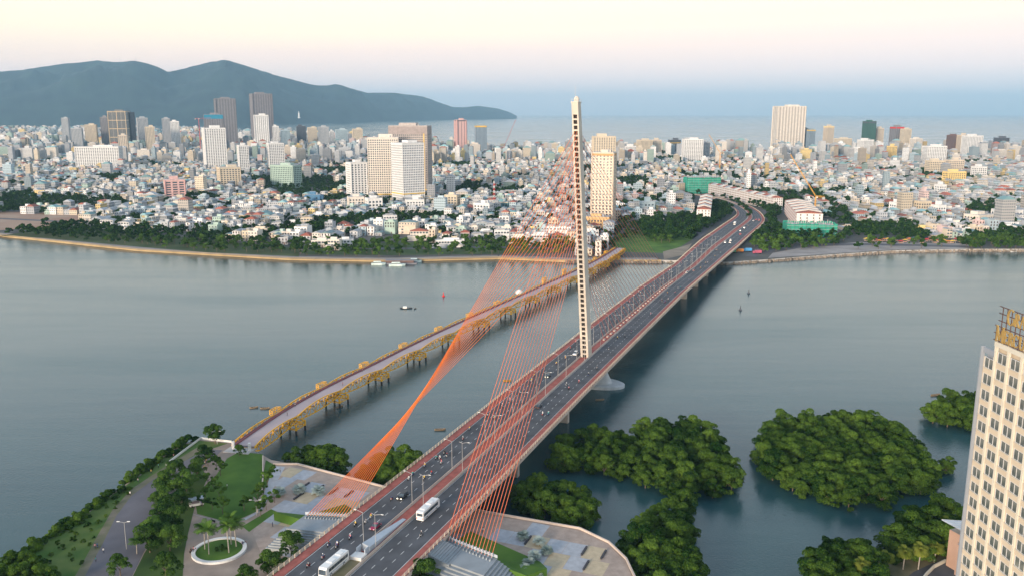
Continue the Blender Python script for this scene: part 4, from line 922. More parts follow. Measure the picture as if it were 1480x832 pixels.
# ------------------------------------------------------------------ landmark towers
def tower(u0, u1, vt, Y, wall, label, name='tower_block', yaw=0.0, ratio=1.0, bay=4.0, pil=.42, crown=None, steps=None, glass=None, fh=3.5, stripes=None, base=True):
    x0, y0, zt = at_y((u0 + u1) / 2, vt, Y); Wv = (u1 - u0) / F * Y * 1.02; c_, s_ = math.cos(abs(yaw)), math.sin(abs(yaw))
    wd = Wv / (c_ + ratio * s_); dp = wd * ratio; h = zt - ZE
    TOW.append((x0, y0 + dp / 2, max(wd, dp) * .75 + 4))
    root = empty(name, (x0, y0 + dp / 2, ZE), yaw, label, 'tower' if h > 45 else 'building')
    wm = wallm(wall) if isinstance(wall, str) else wall; gm = glass or M_glass
    w = MB(); w.box(0, 0, 0, wd, dp, h, wm, top=M_slab); 
    w.build('wall', root)
    nf = max(2, int((h - 4) / fh)); nf = min(nf, 60); fh_ = (h - 4) / nf
    src = None
    for k in range(nf):
        if src is None: w = MB(); w.box(0, 0, 0, wd + .16, dp + .16, fh_ * .55, gm); src = w.build('window_band', root); o = src
        else: o = src.copy(); COL.objects.link(o)
        o.location = (0, 0, 3.2 + k * fh_)
    w = MB()
    for (L_, ax) in ((wd, 0), (dp, 1)):
        n = max(2, int(L_ / bay)); st_ = L_ / n
        for k in range(n + 1):
            q = -L_ / 2 + k * st_; tw = st_ * pil
            for sg in (-1, 1):
                if ax == 0: w.box(q, sg * (dp / 2 + .1), 0, tw, .3, h, wm)
                else: w.box(sg * (wd / 2 + .1), q, 0, .3, tw, h - .05, wm)
    w.build('pilaster', root)
    w = MB(); w.box(0, 0, h - .3, wd + 1.2, dp + 1.2, 1.5, wm, top=M_slab); w.build('parapet', root)
    w = MB(); rr_ = random.Random(label); w.box(rr_.uniform(-.15, .15) * wd, 0, h + 1.2, wd * .45, dp * .5, rr_.uniform(3, 6), wm, top=M_slab); w.box(wd * .25, -dp * .2, h + 1.2, 2.5, 2.5, 3, M_grey_roof); w.build('roof_plant_room', root)
    if crown:
        w = MB(); w.box(0, 0, h - crown[1], wd + 1.0, dp + 1.0, crown[1] + .4, crown[0]); w.build('crown_band', root)
    if stripes:
        w = MB()
        for q in stripes[1]:
            if q[0] == 'h': w.box(0, 0, h * q[1], wd + 1.5, dp + 1.5, 1.5, stripes[0])
            else:
                for sg in (-1, 1): w.box(wd * q[1], sg * (dp / 2 + .5), h * q[2], 1.4, .7, h * (q[3] - q[2]), stripes[0])
        w.build('trim_stripe', root)
    return root
M_ylw = mat('yellow trim', (.70, .45, .06), .6); M_blue = mat('blue facade', (.08, .20, .34), .5); M_red = mat('red sign paint', (.60, .03, .03), .5)
M_brown = mat('brown concrete', (.22, .215, .23), .85); M_dkgrn = mat('dark green net', (.03, .12, .09), .9); M_net = mat('green safety net', (.03, .28, .20), .85, var=.25, scale=.15, bump=.1); M_dark2 = mat('dark facade', (.08, .09, .11), .5); M_bg = mat('blue grey facade', (.24, .31, .38), .5); M_pink = mat('pink facade', (.58, .38, .36), .7)
M_glassl = mat('pale window glass', (.16, .20, .24), .2, spec=.6); M_ivory2 = mat('ivory render', (.66, .57, .46), .7, var=.05)
# the three part complex
tower(530, 574, 200, 1395, 'warm white', 'broad cream apartment block with yellow base band, left wing of the tower complex', yaw=.10, ratio=.5, bay=3.3, stripes=(M_ylw, [('h', .08)]))
tower(562, 620, 183, 1440, mat('taupe slab', (.40, .36, .34), .7), 'tallest slab with grey top storeys and yellow trim at the back of the tower complex', yaw=-.15, ratio=.45, bay=3.3, crown=(mat('taupe facade', (.30, .26, .25), .7), 13), stripes=(M_ylw, [('h', .1), ('v', .42, .1, .9)]))
tower(563, 610, 208, 1330, 'white', 'front block of the tower complex with white corner edge and yellow base band', yaw=.62, ratio=1.0, bay=3.0, glass=mat('slate glass', (.12, .15, .19), .2), stripes=(M_ylw, [('h', .16)]))
tower(498, 528, 236, 1390, 'white', 'slim white tower with vertical balcony columns left of the tower complex', yaw=.5, ratio=.9, bay=5, pil=.5)
tower(285, 322, 186, 2050, 'white', 'tall white tower with dark blue centre strip and roof cube', yaw=.45, ratio=1, bay=5, pil=.5)
tower(309, 344, 243, 1580, 'cream', 'cream stepped apartment block in front of the white tower with blue strip', yaw=.5, ratio=.8, bay=4.5)
tower(232, 264, 261, 1360, M_pink, 'pink and white striped hotel with a red sign on its roof', yaw=.4, ratio=.8, bay=8, pil=.3, crown=(M_pink, 2))
tower(388, 433, 240, 1620, 'pale green', 'pale green slab block with grey gridded side', yaw=-.5, ratio=.4, bay=4)
tower(304, 337, 143, 3300, M_brown, 'grey twin shaft skyscraper under construction behind the blue netted block', yaw=.4, ratio=.9, bay=9, pil=.5, glass=M_dark2)
tower(290, 320, 166, 3000, M_brown, 'half built block with blue netting on its top floors', yaw=.3, ratio=.8, bay=7, crown=(mat('blue net', (.03, .22, .34), .9), 14), glass=M_dark2)
tower(356, 390, 136, 3600, mat('taupe tower', (.23, .22, .235), .8), 'dark taupe skyscraper, tallest on the left skyline', yaw=.45, ratio=.9, bay=9, pil=.5, glass=M_dark2)
tower(363, 386, 167, 2950, 'white', 'white tower standing in front of the tallest taupe skyscraper', yaw=.3, ratio=.9, bay=6, pil=.5)
tower(153, 179, 161, 3000, mat('bronze glass wall', (.22, .21, .19), .4), 'bronze tower framed with pale gold bands on the left skyline', yaw=.2, ratio=.7, bay=12, pil=.18, stripes=(mat('pale gold', (.72, .55, .34), .6), [('h', .98), ('h', .78), ('h', .58), ('h', .38), ('v', -.49, 0, 1), ('v', 0, 0, 1), ('v', .49, 0, 1)]))
tower(177, 187, 163, 3060, M_dark2, 'slim dark slab attached behind the gold banded tower', yaw=0, ratio=1.5)
tower(143, 154, 170, 3100, M_brown, 'narrow brown tower left of the gold banded tower', yaw=.2)
tower(193, 211, 171, 3300, 'pale grey', 'grey twin topped tower right of the gold banded tower', yaw=.5, ratio=1)
tower(206, 221, 184, 2900, 'cream', 'short cream tower in front of the grey twin topped tower', yaw=.4)
tower(232, 244, 172, 3100, 'grey', 'slim grey tower, left of the adjacent pair', yaw=.3, ratio=.8)
tower(244, 257, 176, 3000, 'white', 'slim white tower, right of the adjacent pair', yaw=.3, ratio=.8)
tower(87, 97, 171, 3700, 'pale grey', 'isolated slender pale tower low on the left skyline', yaw=.2)
tower(120, 137, 181, 3100, 'cream', 'cream tower near the white hospital slab', yaw=.3, ratio=.7)
tower(100, 116, 186, 3000, 'pale grey', 'pale grey block left of the cream tower', yaw=.3, ratio=.7)
tower(108, 168, 213, 2150, 'white', 'wide white hospital slab on the left side of the city', name='hospital', yaw=.12, ratio=.3, bay=5)
tower(168, 182, 196, 2600, 'beige', 'beige tower at the foot of the gold banded tower', yaw=.3)
tower(340, 357, 211, 2000, 'white', 'white block with red edge right of the white tower with blue strip', yaw=.5)
tower(383, 408, 208, 2050, 'white', 'white slab with grey side right of the skyline pair', yaw=.5, ratio=.7)
sk = [(393, 402, 183), (404, 418, 189), (427, 441, 183), (443, 457, 185), (458, 474, 184), (476, 482, 190), (483, 501, 188), (500, 507, 194), (508, 523, 187), (412, 425, 196), (466, 480, 200)]
sks = []
for i, (a, b, v) in enumerate(sk):
    c = ['white', 'pale blue', 'grey', 'cream', 'pale grey'][i % 5] if i != 2 else M_dark2; nm = c if isinstance(c, str) else 'dark'
    sks.append((tower(a, b, v, 3100 + (i * 137) % 500, c, f'{nm}', yaw=.3, ratio=.7), f'{nm} tower in the far seafront cluster below the mountain', (0, 0, 0)))
uniquify([(o, t, o.location) for o, t, p in sks])
tower(657, 673, 174, 3000, M_pink, 'rosy slender tower by the sea right of the complex', yaw=.3, ratio=1, crown=(M_dark2, 4), bay=8, pil=.7)
tower(686, 703, 182, 2900, M_bg, 'curved top blue grey tower with yellow roof sign by the sea', yaw=.2, ratio=.8, crown=(M_ylw, 5))
tower(857, 892, 222, 1085, M_ivory2, 'tall ivory hotel tower behind the pylon with dark centre windows', name='hotel_tower', yaw=-.30, ratio=.75, bay=4.2, pil=.5, crown=(mat('amber band', (.50, .30, .13), .6), 3))  # crown band in an even amber colour
tower(859, 889, 198, 1900, 'cream', 'cream tower rising behind the tall ivory hotel', yaw=0, ratio=.8, bay=5, pil=.5)
tower(846, 884, 315, 1045, mat('amber podium', (.60, .40, .20), .7), 'amber lit podium block at the foot of the tall ivory hotel', name='hotel_podium', yaw=-.25, ratio=.6, bay=3.5, pil=.5, fh=5)  # podium walls in their own yellow-orange colour
tower(990, 1016, 202, 2400, 'white', 'white gridded block, left half of the pair near the crane', yaw=0, ratio=.6, bay=5)
tower(1014, 1026, 206, 2460, 'pale grey', 'plain pale end of the gridded pair near the crane', yaw=0, ratio=.9)
tower(922, 943, 203, 2700, 'cream', 'cream block, widest of the trio right of the ivory hotel', yaw=.3, ratio=.7)
tower(943, 956, 203, 2760, 'beige', 'beige block at the right of the cream trio', yaw=.3)
tower(904, 923, 212, 2800, 'white', 'low white slab left of the cream trio', yaw=.1, ratio=.5)
tower(968, 984, 203, 2900, M_dark2, 'dark block with a yellow sign left of the gridded pair', yaw=.2, ratio=.8, stripes=(M_ylw, [('h', .8)]))
tower(1124, 1165, 154, 3300, 'warm white', 'very tall pale double tower, highest on the right skyline', yaw=.12, ratio=.5, bay=11, pil=.5, glass=mat('taupe glass', (.20, .17, .16), .4))
tower(1162, 1169, 187, 3350, M_dark2, 'thin dark tower touching the tallest pale tower', yaw=0)
tower(1169, 1179, 188, 3200, M_bg, 'slim blue grey tower with yellow cap', yaw=.2, crown=(M_ylw, 4))
tower(1194, 1206, 183, 3200, 'beige', 'slim beige tower with pale crown standing alone', yaw=.25, crown=(wallm('yellow'), 4))
tower(1210, 1232, 201, 2900, 'cream', 'cream stepped block left of the dark green netted tower', yaw=.3, ratio=.7)
tower(1252, 1267, 176, 3100, M_dkgrn, 'dark green netted tower under construction', yaw=.2, glass=M_dark2, crown=(M_dark2, 6))
tower(1266, 1278, 186, 3150, 'beige', 'beige tower touching the dark green netted tower', yaw=.2)
tower(1292, 1308, 184, 3000, M_brown, 'dark striped tower with a red roof sign', yaw=.25, crown=(M_red, 5), bay=7)
tower(1306, 1318, 187, 2950, 'cream', 'cream tower touching the dark striped tower with red sign', yaw=.25)
tower(1244, 1264, 203, 2500, 'white', 'white block in front of the dark green netted tower', yaw=.3, ratio=.8)
tower(1286, 1297, 212, 2500, 'yellow', 'small pale yellow block below the dark striped tower', yaw=.3)
tower(1320, 1334, 201, 2900, 'warm white', 'pale block right of the cream tower pair', yaw=.3)
tower(1340, 1369, 212, 2300, 'white', 'white gridded office block with yellow trim', yaw=.1, ratio=.5, bay=4.5)
tower(1373, 1390, 196, 2900, mat('dark brick tower', (.16, .10, .09), .8), 'dark brick block left of the white hotel slab', yaw=.3, ratio=.7)
tower(1388, 1399, 196, 2880, 'beige', 'beige block squeezed between dark brick block and white slab', yaw=.2)
tower(1396, 1422, 197, 2700, 'white', 'white hotel slab right of the dark brick block', yaw=.2, ratio=.5, bay=5)
tower(1443, 1460, 200, 2900, M_dark2, 'dark grey block near the right edge of the skyline', yaw=.3)
tower(1464, 1475, 208, 3000, 'grey', 'grey slim block closest to the right edge', yaw=.2)
tower(1369, 1397, 249, 1650, 'yellow', 'yellow office block with a white lit front sign', yaw=.15, ratio=.5, bay=4, stripes=(M_white, [('h', .3)]))  # plain white stripe forms the front sign
tower(1344, 1367, 233, 1950, 'cream', 'cream block, left one of the pair below the white gridded office', yaw=.1, ratio=.6)
tower(1371, 1394, 232, 1980, 'beige', 'beige block, right one of the pair below the white gridded office', yaw=.1, ratio=.6)
tower(1411, 1427, 242, 1800, 'white', 'white narrow block right of the yellow office block', yaw=.2)
tower(1356, 1368, 268, 1450, 'white', 'white narrow six storey block left of the yellow office block', yaw=.2)
tower(1291, 1307, 294, 1180, 'white', 'white narrow block left of the cream one behind the market trees', yaw=.3)
tower(1327, 1347, 292, 1170, 'cream', 'cream block behind the market trees with arched windows', yaw=.3, ratio=.8)
tower(1352, 1368, 298, 1150, 'white', 'slim white block with round window behind the market trees', yaw=.3)
tower(1402, 1442, 312, 1090, 'warm white', 'beige white corner hotel with dark arched windows near the right trees', yaw=.45, ratio=.7, bay=4)
tower(1444, 1479, 305, 1120, 'white', 'white five storey hotel at the right edge of the bank', yaw=.1, ratio=.6, bay=4)
tower(685, 712, 295, 1180, 'white', 'white five storey block near the red and white mast', yaw=-.4, ratio=.6, bay=4)
tower(712, 735, 293, 1230, mat('teal glass', (.12, .26, .30), .4), 'teal glass block under a yellow frame right of the white five storey block', yaw=-.1, ratio=.6, stripes=(wallm('cream'), [('h', .95)]))
tower(643, 664, 283, 1300, 'cream', 'cream block with blank side right of the tower complex', yaw=-.3, ratio=.8)
tower(616, 655, 298, 1250, 'cream', 'long low cream school with hipped grey roof', yaw=-.15, ratio=.5)
tower(500, 525, 286, 1230, 'warm white', 'four storey white block in front of the slim white tower', yaw=.3, ratio=.8)
tower(526, 551, 288, 1220, 'white', 'white block with blank pale blue side in front of the tower complex', yaw=.4, ratio=.9)
tower(585, 612, 290, 1235, 'white', 'white arched block with green side in front of the tower complex', yaw=.2, ratio=.7)
tower(934, 944, 294, 1180, 'pale grey', 'grey walled narrow house left of the blue grey block', yaw=.3)
tower(927, 946, 293, 1165, 'pale blue', 'blue grey windowed block left of the bridge approach wood', yaw=.3, ratio=.8)
tower(903, 926, 294, 1190, M_brown, 'brown narrow block between the ivory hotel and the blue grey block', yaw=.2, ratio=.6) if False else None
tower(442, 462, 283, 1330, M_blue, 'bright blue low warehouse block', yaw=.1, ratio=.8, bay=7, pil=.8)
tower(940, 962, 262, 1700, 'pale grey', 'plain grey cinema block with yellow roof', yaw=.1, ratio=.8, bay=10, pil=.9)
def mast(u, vb, vt, Y, r, mats, name, label, cat):
    x, y, zt = at_y(u, vt, Y); w = MB(); n = 12; h = zt - ZE; root = empty(name, (x, y, ZE), 0, label, cat)
    for k in range(n):
        a, b = k / n, (k + 1) / n; ra, rb = r * (1 - .75 * a), r * (1 - .75 * b); m_ = mats[k % len(mats)]
        for i in range(4):
            q = (1, 1, -1, -1, 1)[i], (1, -1, -1, 1)[i]; q2 = (1, -1, -1, 1)[i], (-1, -1, 1, 1)[i]
            w.beam((q[0] * ra, q[1] * ra, h * a), (q[0] * rb, q[1] * rb, h * b), .34, .34, m_); w.beam((q[0] * ra, q[1] * ra, h * a), (q2[0] * rb, q2[1] * rb, h * b), .3, .3, m_)
            w.beam((q[0] * rb, q[1] * rb, h * b), (q2[0] * rb, q2[1] * rb, h * b), .3, .3, m_)
    w.build('lattice_mast', root); return root, h
M_or = mat('crane yellow', (.65, .33, .05), .6); M_rw = (mat('mast red', (.55, .05, .04), .6), M_white)
mast(714, 290, 262, 1250, 2.2, M_rw, 'radio_mast', 'red and white lattice radio mast right of the tower complex', 'radio mast')
def crane(u, vt, Y, jib, ang, label, m, lean=.5):
    r, h = mast(u, 0, vt, Y, 1.4, (m,), 'tower_crane', label, 'crane'); w = MB(); d = Vector((math.cos(ang), math.sin(ang), 0))
    n = 10
    for sgn, L_ in ((1, jib), (-1, jib * .3)):
        for k in range(n):
            up_ = lean if sgn > 0 else 0
            f = lambda q, o: d * sgn * L_ * q + Vector((0, 0, h + up_ * L_ * q + o))
            a, b = k / n, (k + 1) / n; w.beam(f(a, 0), f(b, 0), .3, .3, m); w.beam(f(a, 1.8), f(b, 1.8), .25, .25, m); w.beam(f(a, 0), f(b, 1.8), .3, .3, m)
    w.build('jib', r); w = MB(); w.box(*(-d * jib * .27)[:2], h - 2.5, 3, 3, 3, M_conc); w.build('counterweight', r); w = MB(); w.box(1.6, 0, h - 1.5, 2, 2, 2.4, M_white); w.build('cab', r)
crane(1179, 285, 1120, 40, 2.3, 'amber tower crane with raised jib above the green netted site', M_or, 1.3)
crane(1041, 222, 2000, 45, 2.0, 'slender tan crane right of the white gridded pair', M_or, .9)
crane(728, 214, 2700, 60, .9, 'thin red crane near the sea right of the tower complex', M_rw[0], 1.4)
crane(287, 172, 2950, 40, .2, 'red crane beside the blue netted block', M_rw[0], .05)
# netted construction buildings
def netted(u0, u1, vb, vt, label, yaw):
    x, y = G((u0 + u1) / 2, vb, ZE); zt = at_y((u0 + u1) / 2, vt, y)[2]; wd = (u1 - u0) / F * y * .95; h = zt - ZE; r = empty('netted_building', (x, y + 12, ZE), yaw, label, 'building'); TOW.append((x, y + 12, wd * .6))
    w = MB()
    for k in range(int(h // 4) + 1): w.box(0, 0, k * 4, wd - 2, 24, .4, M_conc)
    for i in range(-3, 4):
        for j in (-1, 0, 1): w.box(i * (wd - 4) / 7, j * 11, 0, .7, .7, h + 1.5, M_conc)
    w.build('concrete_frame', r)
    w = MB(); nsg = int(wd / 4)
    for k in range(nsg):
        for sg in (-1, 1): w.box(-wd / 2 + (k + .5) * wd / nsg, sg * 13, 0, wd / nsg - .15, .2, h - random.uniform(0, 2), M_net)
    for k in range(6):
        for sg in (-1, 1): w.box(sg * wd / 2, -10.5 + k * 4.2, 0, .2, 4.05, h - random.uniform(0, 2), M_net)
    w.build('safety_net', r)
    w = MB()
    for k in range(nsg + 1):
        w.tube((-wd / 2 + k * wd / nsg, -13.3, 0), (-wd / 2 + k * wd / nsg, -13.3, h + 1), .12, M_rust, 4)
    for k in range(int(h // 4)): w.beam((-wd / 2, -13.3, 4 + k * 4), (wd / 2, -13.3, 4 + k * 4), .2, .2, M_frame)
    w.build('scaffold', r)
netted(1137, 1212, 342, 323, 'long low building site wrapped in bright green netting beside the bridge approach', -.12)
netted(990, 1042, 280, 256, 'half built block wrapped in green netting behind the shophouse row', .1)
# ------------------------------------------------------------------ houses: windows shared
def wmesh(wd, ht, fm):
    w = MB(); w.box(0, -.03, 0, wd, .12, ht, M_glass); 
    for a in (-wd / 2, wd / 2): w.box(a, -.06, -.1, .16, .2, ht + .2, fm)
    for b in (-.1, ht): w.box(0, -.065, b, wd + .16, .19, .14, fm)
    w.box(0, -.065, 0, .1, .16, ht, fm)
    me = bpy.data.meshes.new('window'); me.from_pydata(w.v, [], w.f)
    for m_ in w.mats: me.materials.append(m_)
    me.polygons.foreach_set('material_index', w.m); return me
WM = [wmesh(1.5, 1.7, M_frame), wmesh(2.4, 1.9, M_frame), wmesh(1.3, 2.0, mat('brown frame', (.16, .07, .05), .6))]
WM2 = wmesh(1.2, 1.9, mat('terracotta frame', (.36, .20, .16), .7))
def put_windows(root, wd, dp, h, fh, rd, mesh, cap=10, faces=(0, 1)):
    nf = max(1, int(h // fh)); n = 0
    for face in faces:
        L_ = wd if face == 0 else dp; nb = max(1, int(L_ / (3.0 if face == 0 else 5.5)))
        for f in range(nf - 1, -1, -1):
            for b in range(nb):
                if n >= cap * (1 if face == 0 else 1.6): return
                o = bpy.data.objects.new('window', mesh); COL.objects.link(o); o.parent = root; q = -L_ / 2 + (b + .5) * L_ / nb; z = f * fh + 1.0
                if face == 0: o.location = (q, -dp / 2, z)
                else: o.location = (wd / 2 if face == 1 else -wd / 2, q, z); o.rotation_euler = (0, 0, R(90) if face == 1 else R(-90))
                n += 1
def roof_on(root, wd, dp, h, kind, wm, rd):
    w = MB()
    if kind == 'flat':
        for sg in (-1, 1): w.box(0, sg * (dp / 2 - .12), h, wd + .02, .24, .9, wm); w.box(sg * (wd / 2 - .12), 0, h, .24, dp - .5, .88, wm)
        w.box(rd.uniform(-.1, .1) * wd, dp * .2, h, wd * .55, dp * .3, 2.6, wm, top=M_slab)
        if rd.random() < .6: w.tube((wd * .2, -dp * .2, h + .9), (wd * .2 + 1.6, -dp * .2, h + .9), .55, M_frame, 8); w.box(wd * .2 + .8, -dp * .2, h, 1.2, 1.0, .4, M_conc)
        if rd.random() < .4: w.box(0, -dp * .25, h + 2.3, wd * .9, dp * .4, .1, M_grey_roof); [w.box(sx * wd * .4, -dp * .25 + sy * dp * .17, h, .15, .15, 2.3, M_frame) for sx in (-1, 1) for sy in (-1, 1)]
    else:
        m_ = {'tiled': M_tile, 'metal': M_metal_roof, 'grey': M_grey_roof}[kind]; e = .5; rh = min(wd, dp) * .28; a, b = wd / 2 + e, dp / 2 + e; k = .35 if kind == 'tiled' else 1.0
        if kind == 'tiled': P = [(-a, -b, h), (a, -b, h), (a, b, h), (-a, b, h), (0, -b * k, h + rh), (0, b * k, h + rh)]
        else: P = [(-a, -b, h), (a, -b, h), (a, b, h), (-a, b, h), (0, -b, h + rh * .7), (0, b, h + rh * .7)]
        w.add(P, [(0, 1, 4), (1, 2, 5, 4), (2, 3, 5), (3, 0, 4, 5), (3, 2, 1, 0)], m_)
    return w.build('roof', root)
ROOFW = {'flat': 'flat-roofed', 'tiled': 'red-roofed', 'metal': 'teal-roofed', 'grey': 'grey-roofed'}
NUMW = {1: 'one', 2: 'two', 3: 'three', 4: 'four', 5: 'five', 6: 'six', 7: 'seven', 8: 'eight'}
ZN = [(110, 'behind the left promenade grove'), (225, 'left of the pink hotel'), (275, 'below the pink hotel'), (360, 'right of the pink hotel'), (440, 'below the green slab block'), (500, 'left of the slim white tower'), (560, 'before the tower complex'), (640, 'right below the tower complex'), (700, 'by the teal glass block'), (760, 'left in the cable fan'), (838, 'behind the cable fans'), (930, 'around the ivory hotel'), (1010, 'left of the approach road'), (1130, 'behind the shophouse rows'), (1240, 'beyond the netted site'), (1300, 'behind the market stalls'), (1350, 'behind the market trees'), (1410, 'below the yellow office'), (2600, 'at the right riverside')]
def zone(u):
    for a, t in ZN:
        if u < a: return t
HOUSE = []
def house(x, y, wd, dp, h, rot, col, rk_, rd, villa=False):
    r = empty('villa' if villa else 'town_house', (x, y, ZE), rot); wm = wallm(col)
    fh = 3.4; nf = max(1, int(h // fh)); w = MB(); w.box(0, 0, 0, wd, dp, h, wm, top=M_slab)
    if nf >= 2:
        for f in range(1, nf): 
            if rd.random() < .5: w.box(rd.uniform(-.1, .1) * wd, -dp / 2 - .55, f * fh - .15, wd * .7, 1.1, .2, wm); w.box(0, -dp / 2 - 1.05, f * fh + .05, wd * .7, .1, .8, wm)
    w.build('wall', r)
    if villa:
        w = MB(); w.box(-wd * .38, -dp / 2 - 1.8, 0, wd * .5, 3.6, h * .55, wm, top=M_slab); w.box(wd * .3, -dp * .3, h, wd * .35, dp * .3, .3, wm); w.box(wd * .2, -dp / 2 - 1.2, h * .5, wd * .5, 2.4, .25, wm)
        w.box(wd * .42, -dp / 2 - 2.2, 0, .35, .35, h * .5, wm); w.build('terrace', r)
    roof_on(r, wd, dp, h, rk_, wm, rd); put_windows(r, wd, dp, h, fh, rd, WM[1] if villa else WM[rd.randrange(3)], 8, (0, 1 if rot <= .1 else 2))
    w = MB(); w.box(wd * .15, -dp / 2 - .05, 0, 1.2, .12, 2.3, mat('door', (.16, .10, .07), .6)); w.build('door', r)
    r['category'] = 'villa' if villa else 'house'; r['group'] = 'riverside villas' if villa else 'town houses of the far bank'
    HOUSE.append((r, f"{col} {NUMW.get(nf, 'tall')}-storey {ROOFW[rk_]} {'villa' if villa else 'house'} {zone(scr((x, y, h))[0])}", (x, y, h))); return r
# riverside villas, surveyed one by one
rv = random.Random(21)
VL = [(462, 358, 17, 11, 'warm white', 'flat'), (483, 362, 12, 9, 'warm white', 'flat'), (500, 357, 14, 11, 'white', 'flat'), (474, 345, 12, 12, 'pale grey', 'flat'), (505, 338, 14, 10, 'white', 'grey'), (535, 338, 16, 11, 'white', 'flat'), (546, 332, 11, 9, 'white', 'tiled'), (572, 336, 12, 9, 'pale grey', 'flat'), (563, 325, 17, 10, 'white', 'flat'), (606, 348, 20, 10, 'warm white', 'tiled'), (630, 345, 11, 9, 'yellow', 'flat'), (650, 358, 30, 9, 'white', 'flat'), (654, 342, 13, 10, 'white', 'grey'), (672, 346, 10, 9, 'pinkish', 'tiled'), (690, 350, 14, 9, 'pale grey', 'flat'), (700, 344, 18, 10, 'white', 'flat'), (725, 348, 16, 10, 'white', 'flat'), (752, 352, 20, 10, 'warm white', 'flat'), (780, 354, 18, 10, 'white', 'flat'), (806, 350, 12, 9, 'cream', 'tiled'), (443, 328, 14, 11, 'cream', 'flat'), (460, 318, 13, 10, 'white', 'flat'), (420, 330, 12, 10, 'white', 'flat'), (400, 336, 11, 10, 'pale grey', 'flat'), (375, 340, 20, 9, 'cream', 'flat'), (360, 330, 12, 10, 'white', 'tiled'), (855, 348, 16, 9, 'white', 'flat'), (880, 343, 10, 9, 'pale blue', 'flat'), (155, 331, 16, 10, 'white', 'grey'), (180, 334, 14, 9, 'white', 'grey'), (860, 335, 12, 10, 'cream', 'tiled')]
for u, v, wd, dp, c, rk_ in VL:
    x, y = G(u, v, ZE); house(x, y + dp / 2, wd, dp, rv.choice([6.9, 7.5, 10.3]), rv.uniform(-.15, .25), c, rk_, rv, True); TOW.append((x, y + dp / 2, wd * .55 + 3))
# shophouse rows
def shop_row(p0, p1, n, h, dp, label, turn=0, name='shophouse'):
    a, b = Vector((*p0, 0)), Vector((*p1, 0)); d = (b - a) / n; ang = math.atan2(d.y, d.x); rr_ = random.Random(label); L_ = d.length
    for k in range(n):
        c = a + d * (k + .5); r = empty(name, (c.x, c.y, ZE), ang + turn, None, 'shophouse', 'white gabled shophouses by the bridge approach'); TOW.append((c.x, c.y, 9))
        w = MB(); hh_ = h + (.8 if k % 2 else 0); wd, d_ = (L_ - .06, dp) if abs(turn) < 3.3 else (L_, dp); w.box(0, 0, 0, wd, d_, hh_, M_white)
        for f in range(1, 5): w.box(0, -d_ / 2 - .25, f * h / 5 - .1, wd * .98, .5, .25, wallm('white'))
        w.build('wall', r); w = MB(); e = .35; m_ = (M_tile, M_grey_roof, wallm('warm white'))[(k * 7) % 3 if dp < 15 else (k % 2) * 2]
        P = [(-wd / 2, -d_ / 2 - e, hh_), (wd / 2, -d_ / 2 - e, hh_), (wd / 2, d_ / 2 + e, hh_), (-wd / 2, d_ / 2 + e, hh_), (-wd / 2, 0, hh_ + 2.6), (wd / 2, 0, hh_ + 2.6)]
        w.add(P, [(0, 1, 5, 4), (2, 3, 4, 5), (1, 2, 5), (3, 0, 4), (3, 2, 1, 0)], m_); w.build('roof', r)
        for f in range(5):
            for q in (-.3, .0, .3):
                o = bpy.data.objects.new('window', WM2); COL.objects.link(o); o.parent = r; o.location = (q * wd, -d_ / 2, f * h / 5 + .8)
        sides = ([1] if k == n - 1 else []) + ([-1] if k == 0 else [])
        for sg in sides:
            for f in range(5):
                for q in (-.35, -.1, .15, .38):
                    o = bpy.data.objects.new('window', WM2); COL.objects.link(o); o.parent = r; o.location = (sg * wd / 2, q * d_, f * h / 5 + .8); o.rotation_euler = (0, 0, R(90) * sg)
        SHOPS.append((r, label, (c.x, c.y, 0)))
SHOPS = []
shop_row(G(1029, 281, ZE), G(1124, 304, ZE), 25, 17.5, 14, 'white shophouse in the long curved row behind the approach')
p_ = G(1133, 309, ZE); q_ = G(1150, 331, ZE); shop_row((p_[0] + 16, p_[1]), (q_[0] + 16, q_[1]), 11, 18.5, 30, 'white shophouse in the row behind the green netted site')
p_ = G(1012, 299, ZE); q_ = G(1006, 323, ZE); shop_row((p_[0] + 9, p_[1]), (q_[0] + 9, q_[1]), 9, 17.5, 17, 'white shophouse in the short row left of the approach')
uniquify(SHOPS)
